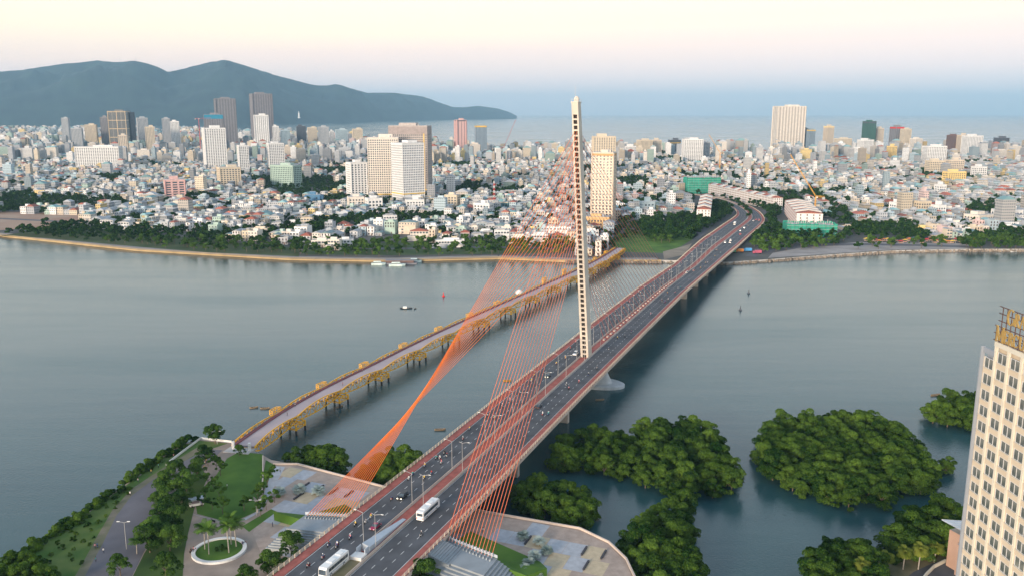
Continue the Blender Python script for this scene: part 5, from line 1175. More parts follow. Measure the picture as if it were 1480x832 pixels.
# ------------------------------------------------------------------ the grid of houses
near = []; mass = []; ctree = []
rc = random.Random(99); COLS = ['white'] * 9 + ['pale grey'] * 6 + ['cream'] * 3 + ['pale blue'] * 3 + ['pale green'] * 2 + ['beige'] * 3 + ['grey'] * 2 + ['warm white'] * 4 + ['pinkish', 'yellow']
def try_house(x, y, wd, dp, rot):
    if not (cbb[0] < x < cbb[1]): return
    uv = scr((x, y, 8)); 
    if not (-130 < uv[0] < 1620): return
    if not inside(x, y, CITY) or masked(x, y): return
    for a, b, r_ in TOW:
        if (x - a) ** 2 + (y - b) ** 2 < r_ * r_: return
    if min((x - a) ** 2 + (y - b) ** 2 for a, b in cor) < 29 ** 2: return
    sd = min(abs(y - 0), 1e9)
    n_ = NZ.noise((x * .006, y * .006, 1.7)) + .6 * NZ.noise((x * .018, y * .018, 4)); 
    villa_zone = (y < 1080 and x < 130); dn = .14 if villa_zone else .27
    if n_ > dn or rc.random() < (.22 if villa_zone else .15):
        ctree.append((x, y)); 
        if rc.random() < .7: ctree.append((x + rc.uniform(-7, 7), y + rc.uniform(-7, 7)))
        return
    h = rc.choice([3.6, 6.9, 6.9, 10.3, 10.3, 13.7]) if villa_zone else rc.choice([3.6, 3.6, 6.9, 6.9, 6.9, 10.3, 10.3, 10.3, 13.7, 13.7 if y > 1200 else 6.9, 17.1 if y > 1500 else 6.9])
    if y > 2300 and rc.random() < .10: h = rc.uniform(22, 48); wd *= 1.5
    if y < 2300 and rc.random() < .008: h = rc.uniform(22, 36); wd *= 1.4
    near.append((y + abs(x) * .1, x, y, wd, dp, h, rot, rc.choice(COLS), rc.choice(['flat', 'flat', 'flat', 'tiled', 'grey', 'flat', 'grey', 'metal', 'flat', 'flat', 'flat'])))
def fill(x0, x1, y0, y1, rot, coarse=1.0):
    c_, s_ = math.cos(rot), math.sin(rot); cx_, cy_ = (x0 + x1) / 2, (y0 + y1) / 2; Wd, Hd = (x1 - x0) * .62, (y1 - y0) * .62
    yy = -Hd
    row = 0
    while yy < Hd:
        xx = -Wd + rc.uniform(0, 10); dp = rc.uniform(11, 17) * coarse; lastx = 0
        while xx < Wd:
            wd = rc.uniform(5.5, 13) * coarse * (1.6 if rc.random() < .12 else 1)
            X, Y = cx_ + xx * c_ - yy * s_, cy_ + xx * s_ + yy * c_
            if x0 <= X < x1 and y0 <= Y < y1: try_house(X, Y, wd - .3, dp + rc.uniform(-3, 0), rot + rc.uniform(-.03, .03))
            xx += wd + (rc.uniform(8, 14) if rc.random() < .06 else rc.uniform(0, 1.2))
        row += 1; yy += dp + (rc.uniform(6, 10) if row % 2 == 0 else 1.5)
fill(-1100, 150, 830, 1500, -.16); fill(150, 1200, 830, 1500, .10); fill(-1700, -300, 1500, 2500, .05); fill(-300, 700, 1500, 2500, -.12); fill(700, 1900, 1500, 2500, .2)
fill(-2900, -600, 2500, 4300, .15, 1.35); fill(-600, 1000, 2500, 4000, -.1, 1.3); fill(1000, 2900, 2500, 4300, .1, 1.3); fill(-5000, 200, 4300, 7400, .1, 1.9)
near.sort(); NNEAR = 238
for (_, x, y, wd, dp, h, rot, c, rk_) in near[:NNEAR]:
    house(x, y, wd, dp, h, rot, c, rk_, rv)
uniquify(HOUSE)
# everything behind: one mesh
rest = near[NNEAR:]; nb = []
for (_, x, y, wd, dp, h, rot, c, rk_) in rest:
    wc = np.array(WALLS[c]) * rc.uniform(.5, 1.1); rcx = {'flat': (.42, .42, .41), 'tiled': (.30, .10, .07), 'metal': (.18, .32, .34), 'grey': (.32, .34, .36)}[rk_]; rcx = np.array(rcx) * rc.uniform(.7, 1.4)
    nb.append((x, y, ZE, wd, dp, h, rot, *wc, *rcx, 0))
    if rk_ == 'flat' and rc.random() < .7: nb.append((x + rc.uniform(-1, 1), y + dp * .2, ZE + h, wd * .5, dp * .3, rc.uniform(2, 3.2), rot, *wc, *rcx, 1))
    elif rk_ != 'flat': nb.append((x, y, ZE + h, wd + .8, dp + .8, wd * .22, rot, *rcx, *rcx, 2))
    if h > 20 and rc.random() < .5: nb.append((x, y, ZE + h, wd * .4, dp * .4, rc.uniform(3, 6), rot, *wc, *rcx, 1))
    if rc.random() < .3: nb.append((x + wd * .2, y - dp * .3, ZE + h, 1.6, 1.6, 1.4, rot, .3, .42, .52, .3, .42, .52, 1))
Bx = np.array(nb); n = len(Bx); cr_, sr_ = np.cos(Bx[:, 6]), np.sin(Bx[:, 6])
V = np.zeros((n, 8, 3)); tp = np.where(Bx[:, 13] == 2, .12, 1.0)
for i, (a, b, t_) in enumerate([(-1, -1, 0), (1, -1, 0), (1, 1, 0), (-1, 1, 0), (-1, -1, 1), (1, -1, 1), (1, 1, 1), (-1, 1, 1)]):
    kx = np.where(t_ == 1, tp, 1.0); lx, ly = a * Bx[:, 3] / 2 * kx, b * Bx[:, 4] / 2 * np.where((Bx[:, 13] == 2) & (t_ == 1), .75, 1)
    V[:, i, 0] = Bx[:, 0] + lx * cr_ - ly * sr_; V[:, i, 1] = Bx[:, 1] + lx * sr_ + ly * cr_; V[:, i, 2] = Bx[:, 2] + t_ * Bx[:, 5]
fq = np.array([(0, 1, 5, 4), (1, 2, 6, 5), (2, 3, 7, 6), (3, 0, 4, 7), (4, 5, 6, 7)]); Fi = (np.arange(n)[:, None, None] * 8 + fq[None]).reshape(-1, 4)
me = bpy.data.meshes.new('distant_houses'); me.vertices.add(n * 8); me.vertices.foreach_set('co', V.ravel().astype(np.float32)); nl = n * 20
me.loops.add(nl); me.polygons.add(n * 5); me.loops.foreach_set('vertex_index', Fi.ravel().astype(np.int32)); me.polygons.foreach_set('loop_start', np.arange(0, nl, 4, dtype=np.int32)); me.update(calc_edges=True)
colr = np.ones((n, 5, 4), np.float32); colr[:, :4, :3] = Bx[:, None, 7:10]; colr[:, 4, :3] = Bx[:, 10:13]
a = me.attributes.new('col', 'FLOAT_COLOR', 'FACE'); a.data.foreach_set('color', colr.ravel())
uv = np.zeros((n, 5, 4, 3), np.float32); L4 = np.stack([Bx[:, 3], Bx[:, 4], Bx[:, 3], Bx[:, 4]], 1); wl_ = (Bx[:, 13] == 0)
uv[:, :4, 1, 0] = L4; uv[:, :4, 2, 0] = L4; uv[:, :4, 2, 1] = Bx[:, None, 5]; uv[:, :4, 3, 1] = Bx[:, None, 5]; uv[:, :4, :, 2] = wl_[:, None, None]
a = me.attributes.new('wuv', 'FLOAT_VECTOR', 'CORNER'); a.data.foreach_set('vector', uv.ravel())
m = bpy.data.materials.new('distant facade'); m.use_nodes = True; t = m.node_tree; b = t.nodes['Principled BSDF']; b.inputs['Roughness'].default_value = .8
ac = t.nodes.new('ShaderNodeAttribute'); ac.attribute_name = 'col'; au = t.nodes.new('ShaderNodeAttribute'); au.attribute_name = 'wuv'; se = t.nodes.new('ShaderNodeSeparateXYZ'); t.links.new(au.outputs['Vector'], se.inputs[0])
def mth(op, a_, b_=None):
    n_ = t.nodes.new('ShaderNodeMath'); n_.operation = op
    for i, q in enumerate((a_, b_)):
        if q is None: continue
        if isinstance(q, (int, float)): n_.inputs[i].default_value = q
        else: t.links.new(q, n_.inputs[i])
    return n_.outputs[0]
fx = mth('FRACT', mth('DIVIDE', se.outputs[0], 2.8)); fy = mth('FRACT', mth('DIVIDE', se.outputs[1], 3.42))
msk = mth('MULTIPLY', mth('MULTIPLY', mth('GREATER_THAN', fx, .3), mth('LESS_THAN', fx, .78)), mth('MULTIPLY', mth('GREATER_THAN', fy, .3), mth('LESS_THAN', fy, .78)))
msk = mth('MULTIPLY', msk, se.outputs[2]); mixc = t.nodes.new('ShaderNodeMix'); mixc.data_type = 'RGBA'; t.links.new(msk, mixc.inputs[0]); t.links.new(ac.outputs['Color'], mixc.inputs[6]); mixc.inputs[7].default_value = (.07, .09, .11, 1); t.links.new(mixc.outputs[2], b.inputs['Base Color'])
me.materials.append(m); me.shade_flat(); tag(link('distant_houses', me), 'dense quarter of small pale houses stretching to the sea', 'houses', kind='stuff')
# ------------------------------------------------------------------ far trees
FT = []
rt_ = random.Random(8)
for nm, poly, dmin, lab in GP:
    for x, y in poisson(poly, dmin, 900, rt_, ok=lambda x, y: min((x - a) ** 2 + (y - b) ** 2 for a, b in cor) > 20.5 ** 2 and not any((x - a) ** 2 + (y - b) ** 2 < (r_ - 2) ** 2 for a, b, r_ in TOW if r_ < 30)): FT.append((y, x, y, lab, nm))
# avenue trees on the approach median and along streets
for i, st in enumerate(STS):
    if st[4] < 4.2 and i % 2 == 0: p = fromB((st[0] + st[2]) / 2, (st[1] + st[3]) / 2); FT.append((p[1], p[0], p[1], 'small tree in the planted median where the approach road bends', 'median'))
for x, y in ctree: FT.append((y, x, y, 'city', 'city'))
FT = [f for f in FT if -60 < scr((f[1], f[2], 5))[0] < 1540]
FT.sort(key=lambda f: (f[4] == 'city', f[0])); NT = 285
LT = []
def part_of(nm, x, y):
    c = [scr((f[1], f[2], 5))[0] for f in FT if f[4] == nm]; a, b = min(c), max(c); q = (scr((x, y, 5))[0] - a) / max(b - a, 1)
    return ['left end', 'left middle', 'centre', 'right middle', 'right end'][min(4, int(q * 5))] + ' part'
for _, x, y, lab, nm in FT[:NT]:
    LT.append(plant('riverside_tree' if nm != 'city' else 'city_tree', P_city, x, y, ZE - .3, rt_.uniform(.95, 1.35) * (.5 if nm == 'median' else 1), rt_, (lab + ', ' + part_of(nm, x, y)) if lab != 'city' and lab != 'city tree' else 'city tree among the houses ' + zone(scr((x, y, 5))[0]), 'tree', 'trees: ' + nm + ' row'))
# the remaining trees as one mass
src = [np.array([v.co[:] for v in p[0].vertices]).reshape(-1, 4, 3)[::2] for p in P_city]
Vs = []
for _, x, y, lab, nm in FT[NT:]:
    s = rt_.uniform(.9, 1.5); q = src[rt_.randrange(len(src))]; far_ = y > 2200; q = q[::3] if far_ else q; c = q.mean(axis=1, keepdims=True)
    a = rt_.random() * 6.28; Rm = np.array([[math.cos(a), -math.sin(a), 0], [math.sin(a), math.cos(a), 0], [0, 0, 1]])
    q2 = c + (q - c) * (1.9 if far_ else 1.3); Vs.append((q2 @ Rm.T) * s + np.array([x, y, ZE - .3]))
if Vs:
    A_ = np.concatenate(Vs).astype(np.float32); nq = len(A_); me = bpy.data.meshes.new('distant_foliage'); me.vertices.add(nq * 4); me.vertices.foreach_set('co', A_.ravel()); me.loops.add(nq * 4); me.polygons.add(nq)
    me.loops.foreach_set('vertex_index', np.arange(nq * 4, dtype=np.int32)); me.polygons.foreach_set('loop_start', np.arange(0, nq * 4, 4, dtype=np.int32)); me.update(calc_edges=True)
    a = me.attributes.new('tint', 'FLOAT', 'FACE'); a.data.foreach_set('value', rng.random(nq).astype(np.float32) * .7); me.materials.append(M_leafd); tag(link('distant_foliage', me), kind='stuff')
print('HOUSES', len(near), 'TREES', len(FT), 'near mang', len(MPTS))
# riverside market stalls and parked lorries under the approach
ms = []
rs = random.Random(4)
for i in range(26):
    u = 1252 + i * 6.2; v = 350 + rs.uniform(-3, 2); x, y = G(u, v, ZE); c = rs.choice([('yellow', (.75, .50, .08)), ('orange', (.70, .22, .05)), ('red', (.55, .05, .05)), ('white', (.7, .7, .7)), ('blue', (.08, .25, .55)), ('yellow', (.75, .50, .08))])
    r = empty('market_stall', (x, y, ZE), rs.uniform(-.3, .3), None, 'market stall', 'market stalls along the far right bank'); w = MB()
    w.add([(-3, -2, 2.4), (3, -2, 2.4), (3, 2, 2.4), (-3, 2, 2.4), (0, 0, 3.6)], [(0, 1, 4), (1, 2, 4), (2, 3, 4), (3, 0, 4), (3, 2, 1, 0)], mat('awning ' + c[0], c[1], .7)); w.build('awning', r)
    w = MB(); [w.box(a * 2.7, b * 1.7, 0, .12, .12, 2.4, M_frame) for a in (-1, 1) for b in (-1, 1)]; w.build('frame', r); w = MB(); w.box(0, .5, 0, 4, 1.2, 1, M_salmon); w.build('counter', r)
    ms.append((r, f'{c[0]} canopied market stall on the far right bank', (x, y, 0)))
uniquify(ms)
for u, v, c, nm in [(1057, 366, (.10, .30, .18), 'dark green'), (1068, 365, (.62, .22, .04), 'orange'), (1080, 364, (.08, .32, .60), 'bright blue'), (1094, 367, (.45, .10, .16), 'crimson')]:
    x, y = G(u, v, ZE); r = empty('lorry', (x, y, ZE), .05, f'{nm} lorry parked on the bank beside the bridge approach', 'lorry', 'lorries parked beside the bridge')
    m_ = mat('lorry ' + nm, c, .5); w = MB(); w.box(1.2, 0, 1.1, 6.4, 2.4, 2.6, m_); w.build('cargo_box', r); w = MB(); w.box(-3.2, 0, .7, 2, 2.3, 2.2, m_, taper=.85); w.build('cab', r)
    for dx in (-3.2, 2, 3.3): w = MB(); w.tube((dx, -1.2, .5), (dx, 1.2, .5), .5, M_black, 10); w.build('wheel', r)
# white statue and radio masts on the mountain
x, y, z = at_y(432, 166, 9950); r = empty('statue', (x, y, z - 40), 0, 'tiny white standing statue at the foot of the mountain', 'statue')
w = MB(); w.lathe(0, 0, [(16, 0), (16, 8), (10, 12)], M_white, 12); w.build('pedestal', r); w = MB(); w.lathe(0, 0, [(9, 12), (10, 25), (9, 48), (7, 58), (3.5, 63), (4.5, 67), (4, 72), (1, 76)], M_white, 12); w.build('figure', r)
for u, v, t in [(173, 90, 'thin radio mast on the left summit ridge, left of the two'), (196, 87, 'thin radio mast on the left summit ridge, right of the two')]:
    x, y, z = at_y(u, v, 13150); r = empty('radio_mast', (x, y, z - 30), 0, t, 'radio mast'); w = MB(); w.beam((0, 0, 0), (0, 0, 115), 3, 3, M_grey_roof); w.beam((0, 0, 0), (0, 0, 50), 6, 6, M_grey_roof); w.build('mast', r)
# ================================================================== vehicles
def zroad(x, y):
    s, a = toB((x, y)); k = min(range(len(STS)), key=lambda i: (STS[i][0] / 2 + STS[i][2] / 2 - s) ** 2 + (STS[i][1] / 2 + STS[i][3] / 2 - a) ** 2)
    k2 = min(k + 1, len(STS) - 1); k1 = max(k2 - 2, 0); d = (STS[k2][0] - STS[k1][0], STS[k2][1] - STS[k1][1]); return STS[k][4], RZ + math.atan2(d[1], d[0])
def on_deck(u, v):
    z = 14.6
    for _ in range(4): x, y = G(u, v, z); z, h = zroad(x, y)
    return x, y, z - .01, h
def car(color, name, suv=False, lights=False):
    m = mat('paint ' + name, color, .3, metal=.2, var=.03, spec=.5); r = empty('car' if not suv else 'suv'); L_, W_, Hb, Ht = (4.5, 1.8, .78, 1.42) if not suv else (4.8, 1.95, 1.0, 1.82)
    pf = [(-L_ / 2, .35), (-L_ / 2 + .05, Hb - .12), (-L_ / 2 + .6, Hb), (L_ / 2 - 1.2, Hb + .04), (L_ / 2 - .15, Hb - .16), (L_ / 2, .45), (L_ / 2 - .1, .3), (-L_ / 2 + .1, .3)]
    def ext(pf, wa, wb, mm, name_, zsplit=None):
        w = MB(); n = len(pf); P = [(x, -wa / 2 if z < (zsplit or 9) else -wb / 2, z) for x, z in pf] + [(x, wa / 2 if z < (zsplit or 9) else wb / 2, z) for x, z in pf]
        w.add(P, [(i, (i + 1) % n, n + (i + 1) % n, n + i) for i in range(n)] + [tuple(range(n))[::-1], tuple(range(n, 2 * n))], mm); return w.build(name_, r)
    ext(pf, W_, W_, m, 'body')
    if suv: cab = [(-L_ / 2 + .15, Hb), (-L_ / 2 + .35, Ht - .05), (-L_ / 2 + .7, Ht), (L_ / 2 - 2.0, Ht), (L_ / 2 - 1.3, Hb)]
    else: cab = [(-L_ / 2 + .5, Hb), (-L_ / 2 + 1.15, Ht - .04), (-L_ / 2 + 1.6, Ht), (L_ / 2 - 2.0, Ht), (L_ / 2 - 1.15, Hb)]
    ext(cab, W_ - .12, W_ - .4, M_glass, 'cabin_glass', Hb + .1)
    w = MB(); w.box((cab[2][0] + cab[3][0]) / 2, 0, Ht - .01, cab[3][0] - cab[2][0] + .1, W_ - .42, .05, m); w.build('roof', r)
    for dx in (-L_ / 2 + .85, L_ / 2 - .85):
        for sg in (-1, 1):
            w = MB(); w.tube((dx, sg * (W_ / 2 - .2), .33), (dx, sg * (W_ / 2 + .02), .33), .33, M_black, 12); w.tube((dx, sg * (W_ / 2 - .05), .33), (dx, sg * (W_ / 2 + .03), .33), .18, M_frame, 8); w.build('wheel', r)
    for sg in (-1, 1):
        w = MB(); w.box(L_ / 2 - .06, sg * (W_ / 2 - .3), Hb - .34, .14, .36, .18, mat('headlight on', (.9, .85, .7), .3, emit=(1, .85, .55, 4)) if lights else mat('headlight', (.7, .7, .68), .2)); w.build('headlight', r)
        w = MB(); w.box(-L_ / 2 + .04, sg * (W_ / 2 - .28), Hb - .3, .12, .34, .18, mat('tail light', (.4, .02, .02), .3)); w.build('tail_light', r)
    return r
def bus(label, L_=11.5):
    m = mat('bus white', (.74, .74, .72), .35, var=.03, spec=.5); r = empty('coach', (0, 0, 0), 0, label, 'bus', 'white coaches on the bridge'); W_, H_ = 2.5, 3.3
    w = MB(); pf = [(-L_ / 2, .4), (-L_ / 2, 3.1), (-L_ / 2 + .2, H_), (L_ / 2 - .5, H_), (L_ / 2 - .1, 2.7), (L_ / 2, 1.3), (L_ / 2, .4)]; n = len(pf)
    w.add([(x, -W_ / 2, z) for x, z in pf] + [(x, W_ / 2, z) for x, z in pf], [(i, (i + 1) % n, n + (i + 1) % n, n + i) for i in range(n)] + [tuple(range(n))[::-1], tuple(range(n, 2 * n))], m); w.build('body', r)
    for sg in (-1, 1):
        for k in range(7): w = MB(); w.box(-L_ / 2 + 1.2 + k * 1.38, sg * (W_ / 2 + .01), 1.6, 1.28, .05, 1.0, M_glass); w.build('side_window', r)
    w = MB(); w.add([(L_ / 2 + .02, -1.15, 1.25), (L_ / 2 + .02, 1.15, 1.25), (L_ / 2 - .1, 1.15, 2.72), (L_ / 2 - .1, -1.15, 2.72)], [(0, 1, 2, 3)], M_glass); w.build('windscreen', r)
    w = MB(); w.box(-L_ / 2 - .01, 0, 1.8, .05, 2.0, .9, M_glass); w.build('rear_window', r)
    w = MB(); w.box(1.2, 0, H_, 2.4, 1.7, .25, m); w.box(-3, 0, H_, 2.0, 1.6, .2, m); w.build('roof_unit', r)
    w = MB(); w.box(0, W_ / 2 + .015, .9, L_ * .8, .02, .12, mat('bus stripe', (.05, .15, .35), .5)); w.box(0, -W_ / 2 - .015, .9, L_ * .8, .02, .12, mat('bus stripe', (.05, .15, .35), .5)); w.build('side_stripe', r)
    for dx in (-L_ / 2 + 2.6, L_ / 2 - 2.4):
        for sg in (-1, 1): w = MB(); w.tube((dx, sg * (W_ / 2 - .3), .5), (dx, sg * (W_ / 2 + .03), .5), .5, M_black, 14); w.tube((dx, sg * W_ / 2, .5), (dx, sg * (W_ / 2 + .05), .5), .26, M_frame, 8); w.build('wheel', r)
    for sg in (-1, 1): w = MB(); w.box(L_ / 2 + .02, sg * .95, .7, .08, .35, .22, M_lamp); w.build('headlight', r); w = MB(); w.box(-L_ / 2 - .02, sg * 1.0, .9, .06, .25, .4, M_red); w.build('tail_light', r)
    return r
def setv(r, u, v, toward=None):
    x, y, z, h = on_deck(u, v); s, a = toB((x, y)); back = a > 0 if toward is None else toward
    r.location = (x, y, z + .02); r.rotation_euler = (0, 0, h + (math.pi if back else 0)); return r
b1 = setv(bus('white coach seen from behind, leaving the plaza end on the right carriageway'), 619, 742, False)
b2 = setv(bus('white coach facing the viewer at the bottom edge on the left carriageway'), 483, 822, True)
CARS = [(543, 762, (.30, .02, .07), 'magenta', 0, 0, 'dark magenta saloon car beside the underpass entrance'), (582, 719, (.015, .015, .018), 'black', 1, 1, 'black off road car with lit headlights on the left carriageway'), (832, 512, (.72, .72, .72), 'white', 1, 0, 'white car passing the foot of the pylon'), (792, 544, (.05, .06, .06), 'charcoal', 0, 1, 'dark car with lit headlights left of the pylon on the near side'), (779, 588, (.02, .02, .03), 'black', 0, 0, 'black saloon alone on the right carriageway below the pylon'),
        (993, 394, (.6, .6, .6), 'silver', 0, 0, 'silver car at the far end of the main span'), (1003, 391, (.12, .03, .03), 'maroon', 0, 0, 'maroon car just ahead of the silver one on the far span'), (1036, 361, (.05, .05, .07), 'navy', 0, 0, 'dark navy car on the descending approach'), (1048, 351, (.75, .75, .75), 'white', 1, 0, 'white car on the descending approach, left of two side by side'), (1056, 348, (.75, .75, .75), 'white', 1, 0, 'white van like car, right of two side by side'), (1055, 351, (.5, .5, .5), 'silver', 0, 0, 'silver car close behind the white pair on the approach'), (1070, 339, (.45, .04, .04), 'red', 0, 0, 'red car on the approach before the bend'), (1076, 330, (.7, .7, .7), 'white', 1, 0, 'white car entering the bend of the approach'), (1070, 334, (.6, .6, .6), 'silver', 0, 0, 'silver car behind the bend on the approach'), (1081, 326, (.1, .1, .1), 'black', 0, 0, 'black car in the bend of the approach'), (1093, 318, (.5, .05, .05), 'red', 0, 0, 'red car, left of two at the far end of the bend'), (1097, 318.5, (.5, .05, .05), 'red', 0, 0, 'red car, right of two at the far end of the bend'), (1042, 345, (.3, .3, .3), 'grey', 0, 0, 'grey car coming down towards the bridge on the left carriageway'), (1089, 319.5, (.7, .7, .7), 'white', 0, 0, 'white car beside the two red ones in the bend')]
for u, v, c, nm, suv, li, lab in CARS:
    r = setv(car(c, nm, suv, li), u, v); tag(r, lab, 'car', 'cars on the bridge')
r = setv(bus('white minibus on the left carriageway far beyond the main span', 8), 1062, 325, True); r.name = 'minibus'
# ================================================================== motorbikes and people
def skin_mesh(name, joints, edges, mfun, mats, sub=1):
    me = bpy.data.meshes.new(name + '_k'); me.from_pydata([j[0] for j in joints], edges, []); o = bpy.data.objects.new(name + '_k', me); COL.objects.link(o)
    sm = o.modifiers.new('s', 'SKIN'); o.modifiers.new('d', 'SUBSURF').levels = sub
    for i, j in enumerate(joints): me.skin_vertices[0].data[i].radius = (j[1], j[1]) if not isinstance(j[1], tuple) else j[1]
    me.skin_vertices[0].data[0].use_root = True
    dg = bpy.context.evaluated_depsgraph_get(); dg.update(); out = bpy.data.meshes.new_from_object(o.evaluated_get(dg)); bpy.data.objects.remove(o)
    out.name = name; out.materials.clear()
    for m_ in mats: out.materials.append(m_)
    for p in out.polygons: p.material_index = mfun(p.center); p.use_smooth = True
    return out
M_skin = mat('skin', (.42, .25, .17), .6); M_hair = mat('dark hair', (.02, .015, .012), .7)
SH = [mat('shirt ' + n, c, .85) for n, c in [('red', (.45, .05, .04)), ('white', (.7, .7, .68)), ('navy', (.03, .05, .13)), ('teal', (.05, .35, .32)), ('grey', (.25, .25, .26)), ('yellow', (.6, .42, .08)), ('black', (.03, .03, .03)), ('pink', (.6, .25, .28))]]
SN = ['red', 'white', 'navy', 'teal', 'grey', 'yellow', 'black', 'pink']
HM = [mat('helmet ' + n, c, .3) for n, c in [('white', (.75, .75, .75)), ('red', (.5, .04, .04)), ('dark', (.05, .05, .06)), ('blue', (.08, .15, .4))]]; HN = ['white', 'red', 'dark', 'blue']
M_trs = mat('dark trousers', (.04, .045, .07), .9)
# rider: pelvis first, facing +x, seat at .8 m
J = [((-.15, 0, .86), (.16, .13)), ((-.13, 0, 1.1), (.15, .12)), ((-.08, 0, 1.33), (.19, .12)), ((-.04, 0, 1.47), (.06, .06)), ((0, 0, 1.62), (.105, .10)), ((.0, 0, 1.72), (.08, .08)),
     ((-.05, .2, 1.34), .06), ((.12, .27, 1.12), .048), ((.38, .27, 1.02), .036), ((.46, .25, 1.02), .04), ((-.05, -.2, 1.34), .06), ((.12, -.27, 1.12), .048), ((.38, -.27, 1.02), .036), ((.46, -.25, 1.02), .04),
     ((-.08, .12, .84), .10), ((.30, .20, .80), .08), ((.24, .19, .42), .055), ((.36, .19, .32), .045), ((-.08, -.12, .84), .10), ((.30, -.20, .80), .08), ((.24, -.19, .42), .055), ((.36, -.19, .32), .045)]
E_ = [(0, 1), (1, 2), (2, 3), (3, 4), (4, 5), (2, 6), (6, 7), (7, 8), (8, 9), (2, 10), (10, 11), (11, 12), (12, 13), (0, 14), (14, 15), (15, 16), (16, 17), (0, 18), (18, 19), (19, 20), (20, 21)]
def mr(c): return 1 if (c.z > 1.49 or c.x > .33 and c.z > .9) else (2 if c.z < .92 else 0)
RID = [skin_mesh('person', J, E_, mr, [s, M_skin, M_trs]) for s in SH]
def helmet(m_):
    w = MB(); w.lathe(0, 0, [(.135, 1.60), (.15, 1.68), (.135, 1.77), (.08, 1.83), (.01, 1.845)], m_, 10); me = bpy.data.meshes.new('helmet'); me.from_pydata(w.v, [], w.f); me.materials.append(m_); return me
HEL = [helmet(m_) for m_ in HM]
BKC = [mat('bike ' + n, c, .35, metal=.2) for n, c in [('black', (.02, .02, .022)), ('red', (.40, .03, .03)), ('white', (.65, .65, .65)), ('blue', (.05, .10, .30))]]; BKN = ['black', 'red', 'white', 'blue']
def bike_proto(m_):
    r = empty('motorbike'); w = MB()
    w.beam((-.75, 0, .72), (.05, 0, .74), .28, .16, M_black); w.beam((-.6, 0, .5), (.1, 0, .42), .24, .34, m_); w.beam((.1, 0, .42), (.48, 0, .88), .26, .1, m_); w.beam((-.9, 0, .74), (-.5, 0, .6), .2, .2, m_)
    w.beam((.66, 0, .3), (.44, 0, .98), .1, .1, M_frame); w.beam((.42, 0, .8), (.48, 0, 1.0), .34, .16, m_); w.build('frame', r)
    w = MB(); w.beam((.42, -.33, 1.0), (.42, .33, 1.0), .04, .04, M_black); w.build('handlebar', r)
    for dx in (-.62, .68): w = MB(); w.tube((dx, -.06, .29), (dx, .06, .29), .29, M_black, 12); w.build('wheel', r)
    w = MB(); w.box(.53, 0, .84, .06, .16, .12, M_lamp); w.build('headlight', r); return r
BP = [bike_proto(m_) for m_ in BKC]; KP = [kidmap(b) for b in BP]
def cv(l, ox, oy, s): return [(ox + a / s, oy + b / s) for a, b in l]
BK = cv([(1020, 135), (988, 183), (900, 250), (912, 265), (862, 275), (878, 277), (885, 297), (806, 312), (838, 347), (803, 372), (748, 352), (730, 374), (648, 470), (549, 557), (525, 580), (475, 592), (450, 655), (388, 688), (386, 700), (348, 690), (320, 750), (250, 788), (790, 640)], 370, 580, 3.303)
BK += cv([(48, 705), (78, 718), (115, 665), (103, 655), (150, 638), (195, 602), (250, 548), (262, 525), (407, 443), (365, 468), (430, 398), (450, 368), (463, 360), (470, 552), (412, 566), (423, 584), (302, 703), (328, 702), (513, 520), (552, 492), (608, 400), (648, 350), (682, 340), (712, 324), (802, 240), (855, 180), (868, 184), (882, 172)], 690, 380, 3.2)
BK += cv([(350, 605), (365, 630), (293, 658), (402, 573), (417, 576), (447, 524), (510, 502), (555, 447), (485, 492), (598, 683), (692, 558), (715, 578), (748, 555), (740, 500), (830, 462), (852, 455), (805, 500), (925, 388), (1045, 258), (1025, 288), (1057, 278), (1068, 245), (1085, 243), (1120, 220), (1148, 188), (1195, 158), (950, 172), (1060, 97), (990, 132), (1010, 110), (760, 310), (720, 335), (860, 245)], 840, 340, 5.94)
rb = random.Random(17); bl = []; rl = []; usedp = set()
for i, (u, v) in enumerate(BK):
    x, y, z, h = on_deck(u, v); s, a = toB((x, y)); k = rb.randrange(4)
    if abs(s) < 330:   # keep the wheels on a carriageway
        if 2.4 > a > -2.8: a = 3.3 if a > 0 else -3.6
        a = max(-13.2, min(13, a)); x, y = fromB(s, a)
    o = BP[k] if k not in usedp else copy_tree(BP[k], KP[k]); usedp.add(k); back = a > 0; hd = h + (math.pi if back else 0) + rb.uniform(-.06, .06)
    o.location = (x, y, z + .0); o.rotation_euler = (0, 0, hd); o['category'] = 'motorbike'; o['group'] = 'motorbikes on the bridge'
    where = ('on the left' if back else 'on the right') + ' carriageway ' + ('before pylon' if s < -60 else 'by pylon' if s < 60 else 'beyond pylon')
    bl.append((o, f'{BKN[k]} motorbike {where}', (x, y, z)))
    q = rb.randrange(8); hq = rb.randrange(4); p = bpy.data.objects.new('person', RID[q]); COL.objects.link(p); p.location = (x, y, z); p.rotation_euler = (0, 0, hd); hl_ = bpy.data.objects.new('helmet', HEL[hq]); COL.objects.link(hl_); hl_.parent = p
    p['category'] = 'person'; p['group'] = 'riders on the bridge'; rl.append((p, f'rider in {SN[q]} top, {HN[hq]} helmet, {where[7:]}', (x, y, z)))
for k in range(4):
    if k not in usedp: [bpy.data.objects.remove(c) for c in list(BP[k].children)]; bpy.data.objects.remove(BP[k])
uniquify(bl); uniquify(rl)
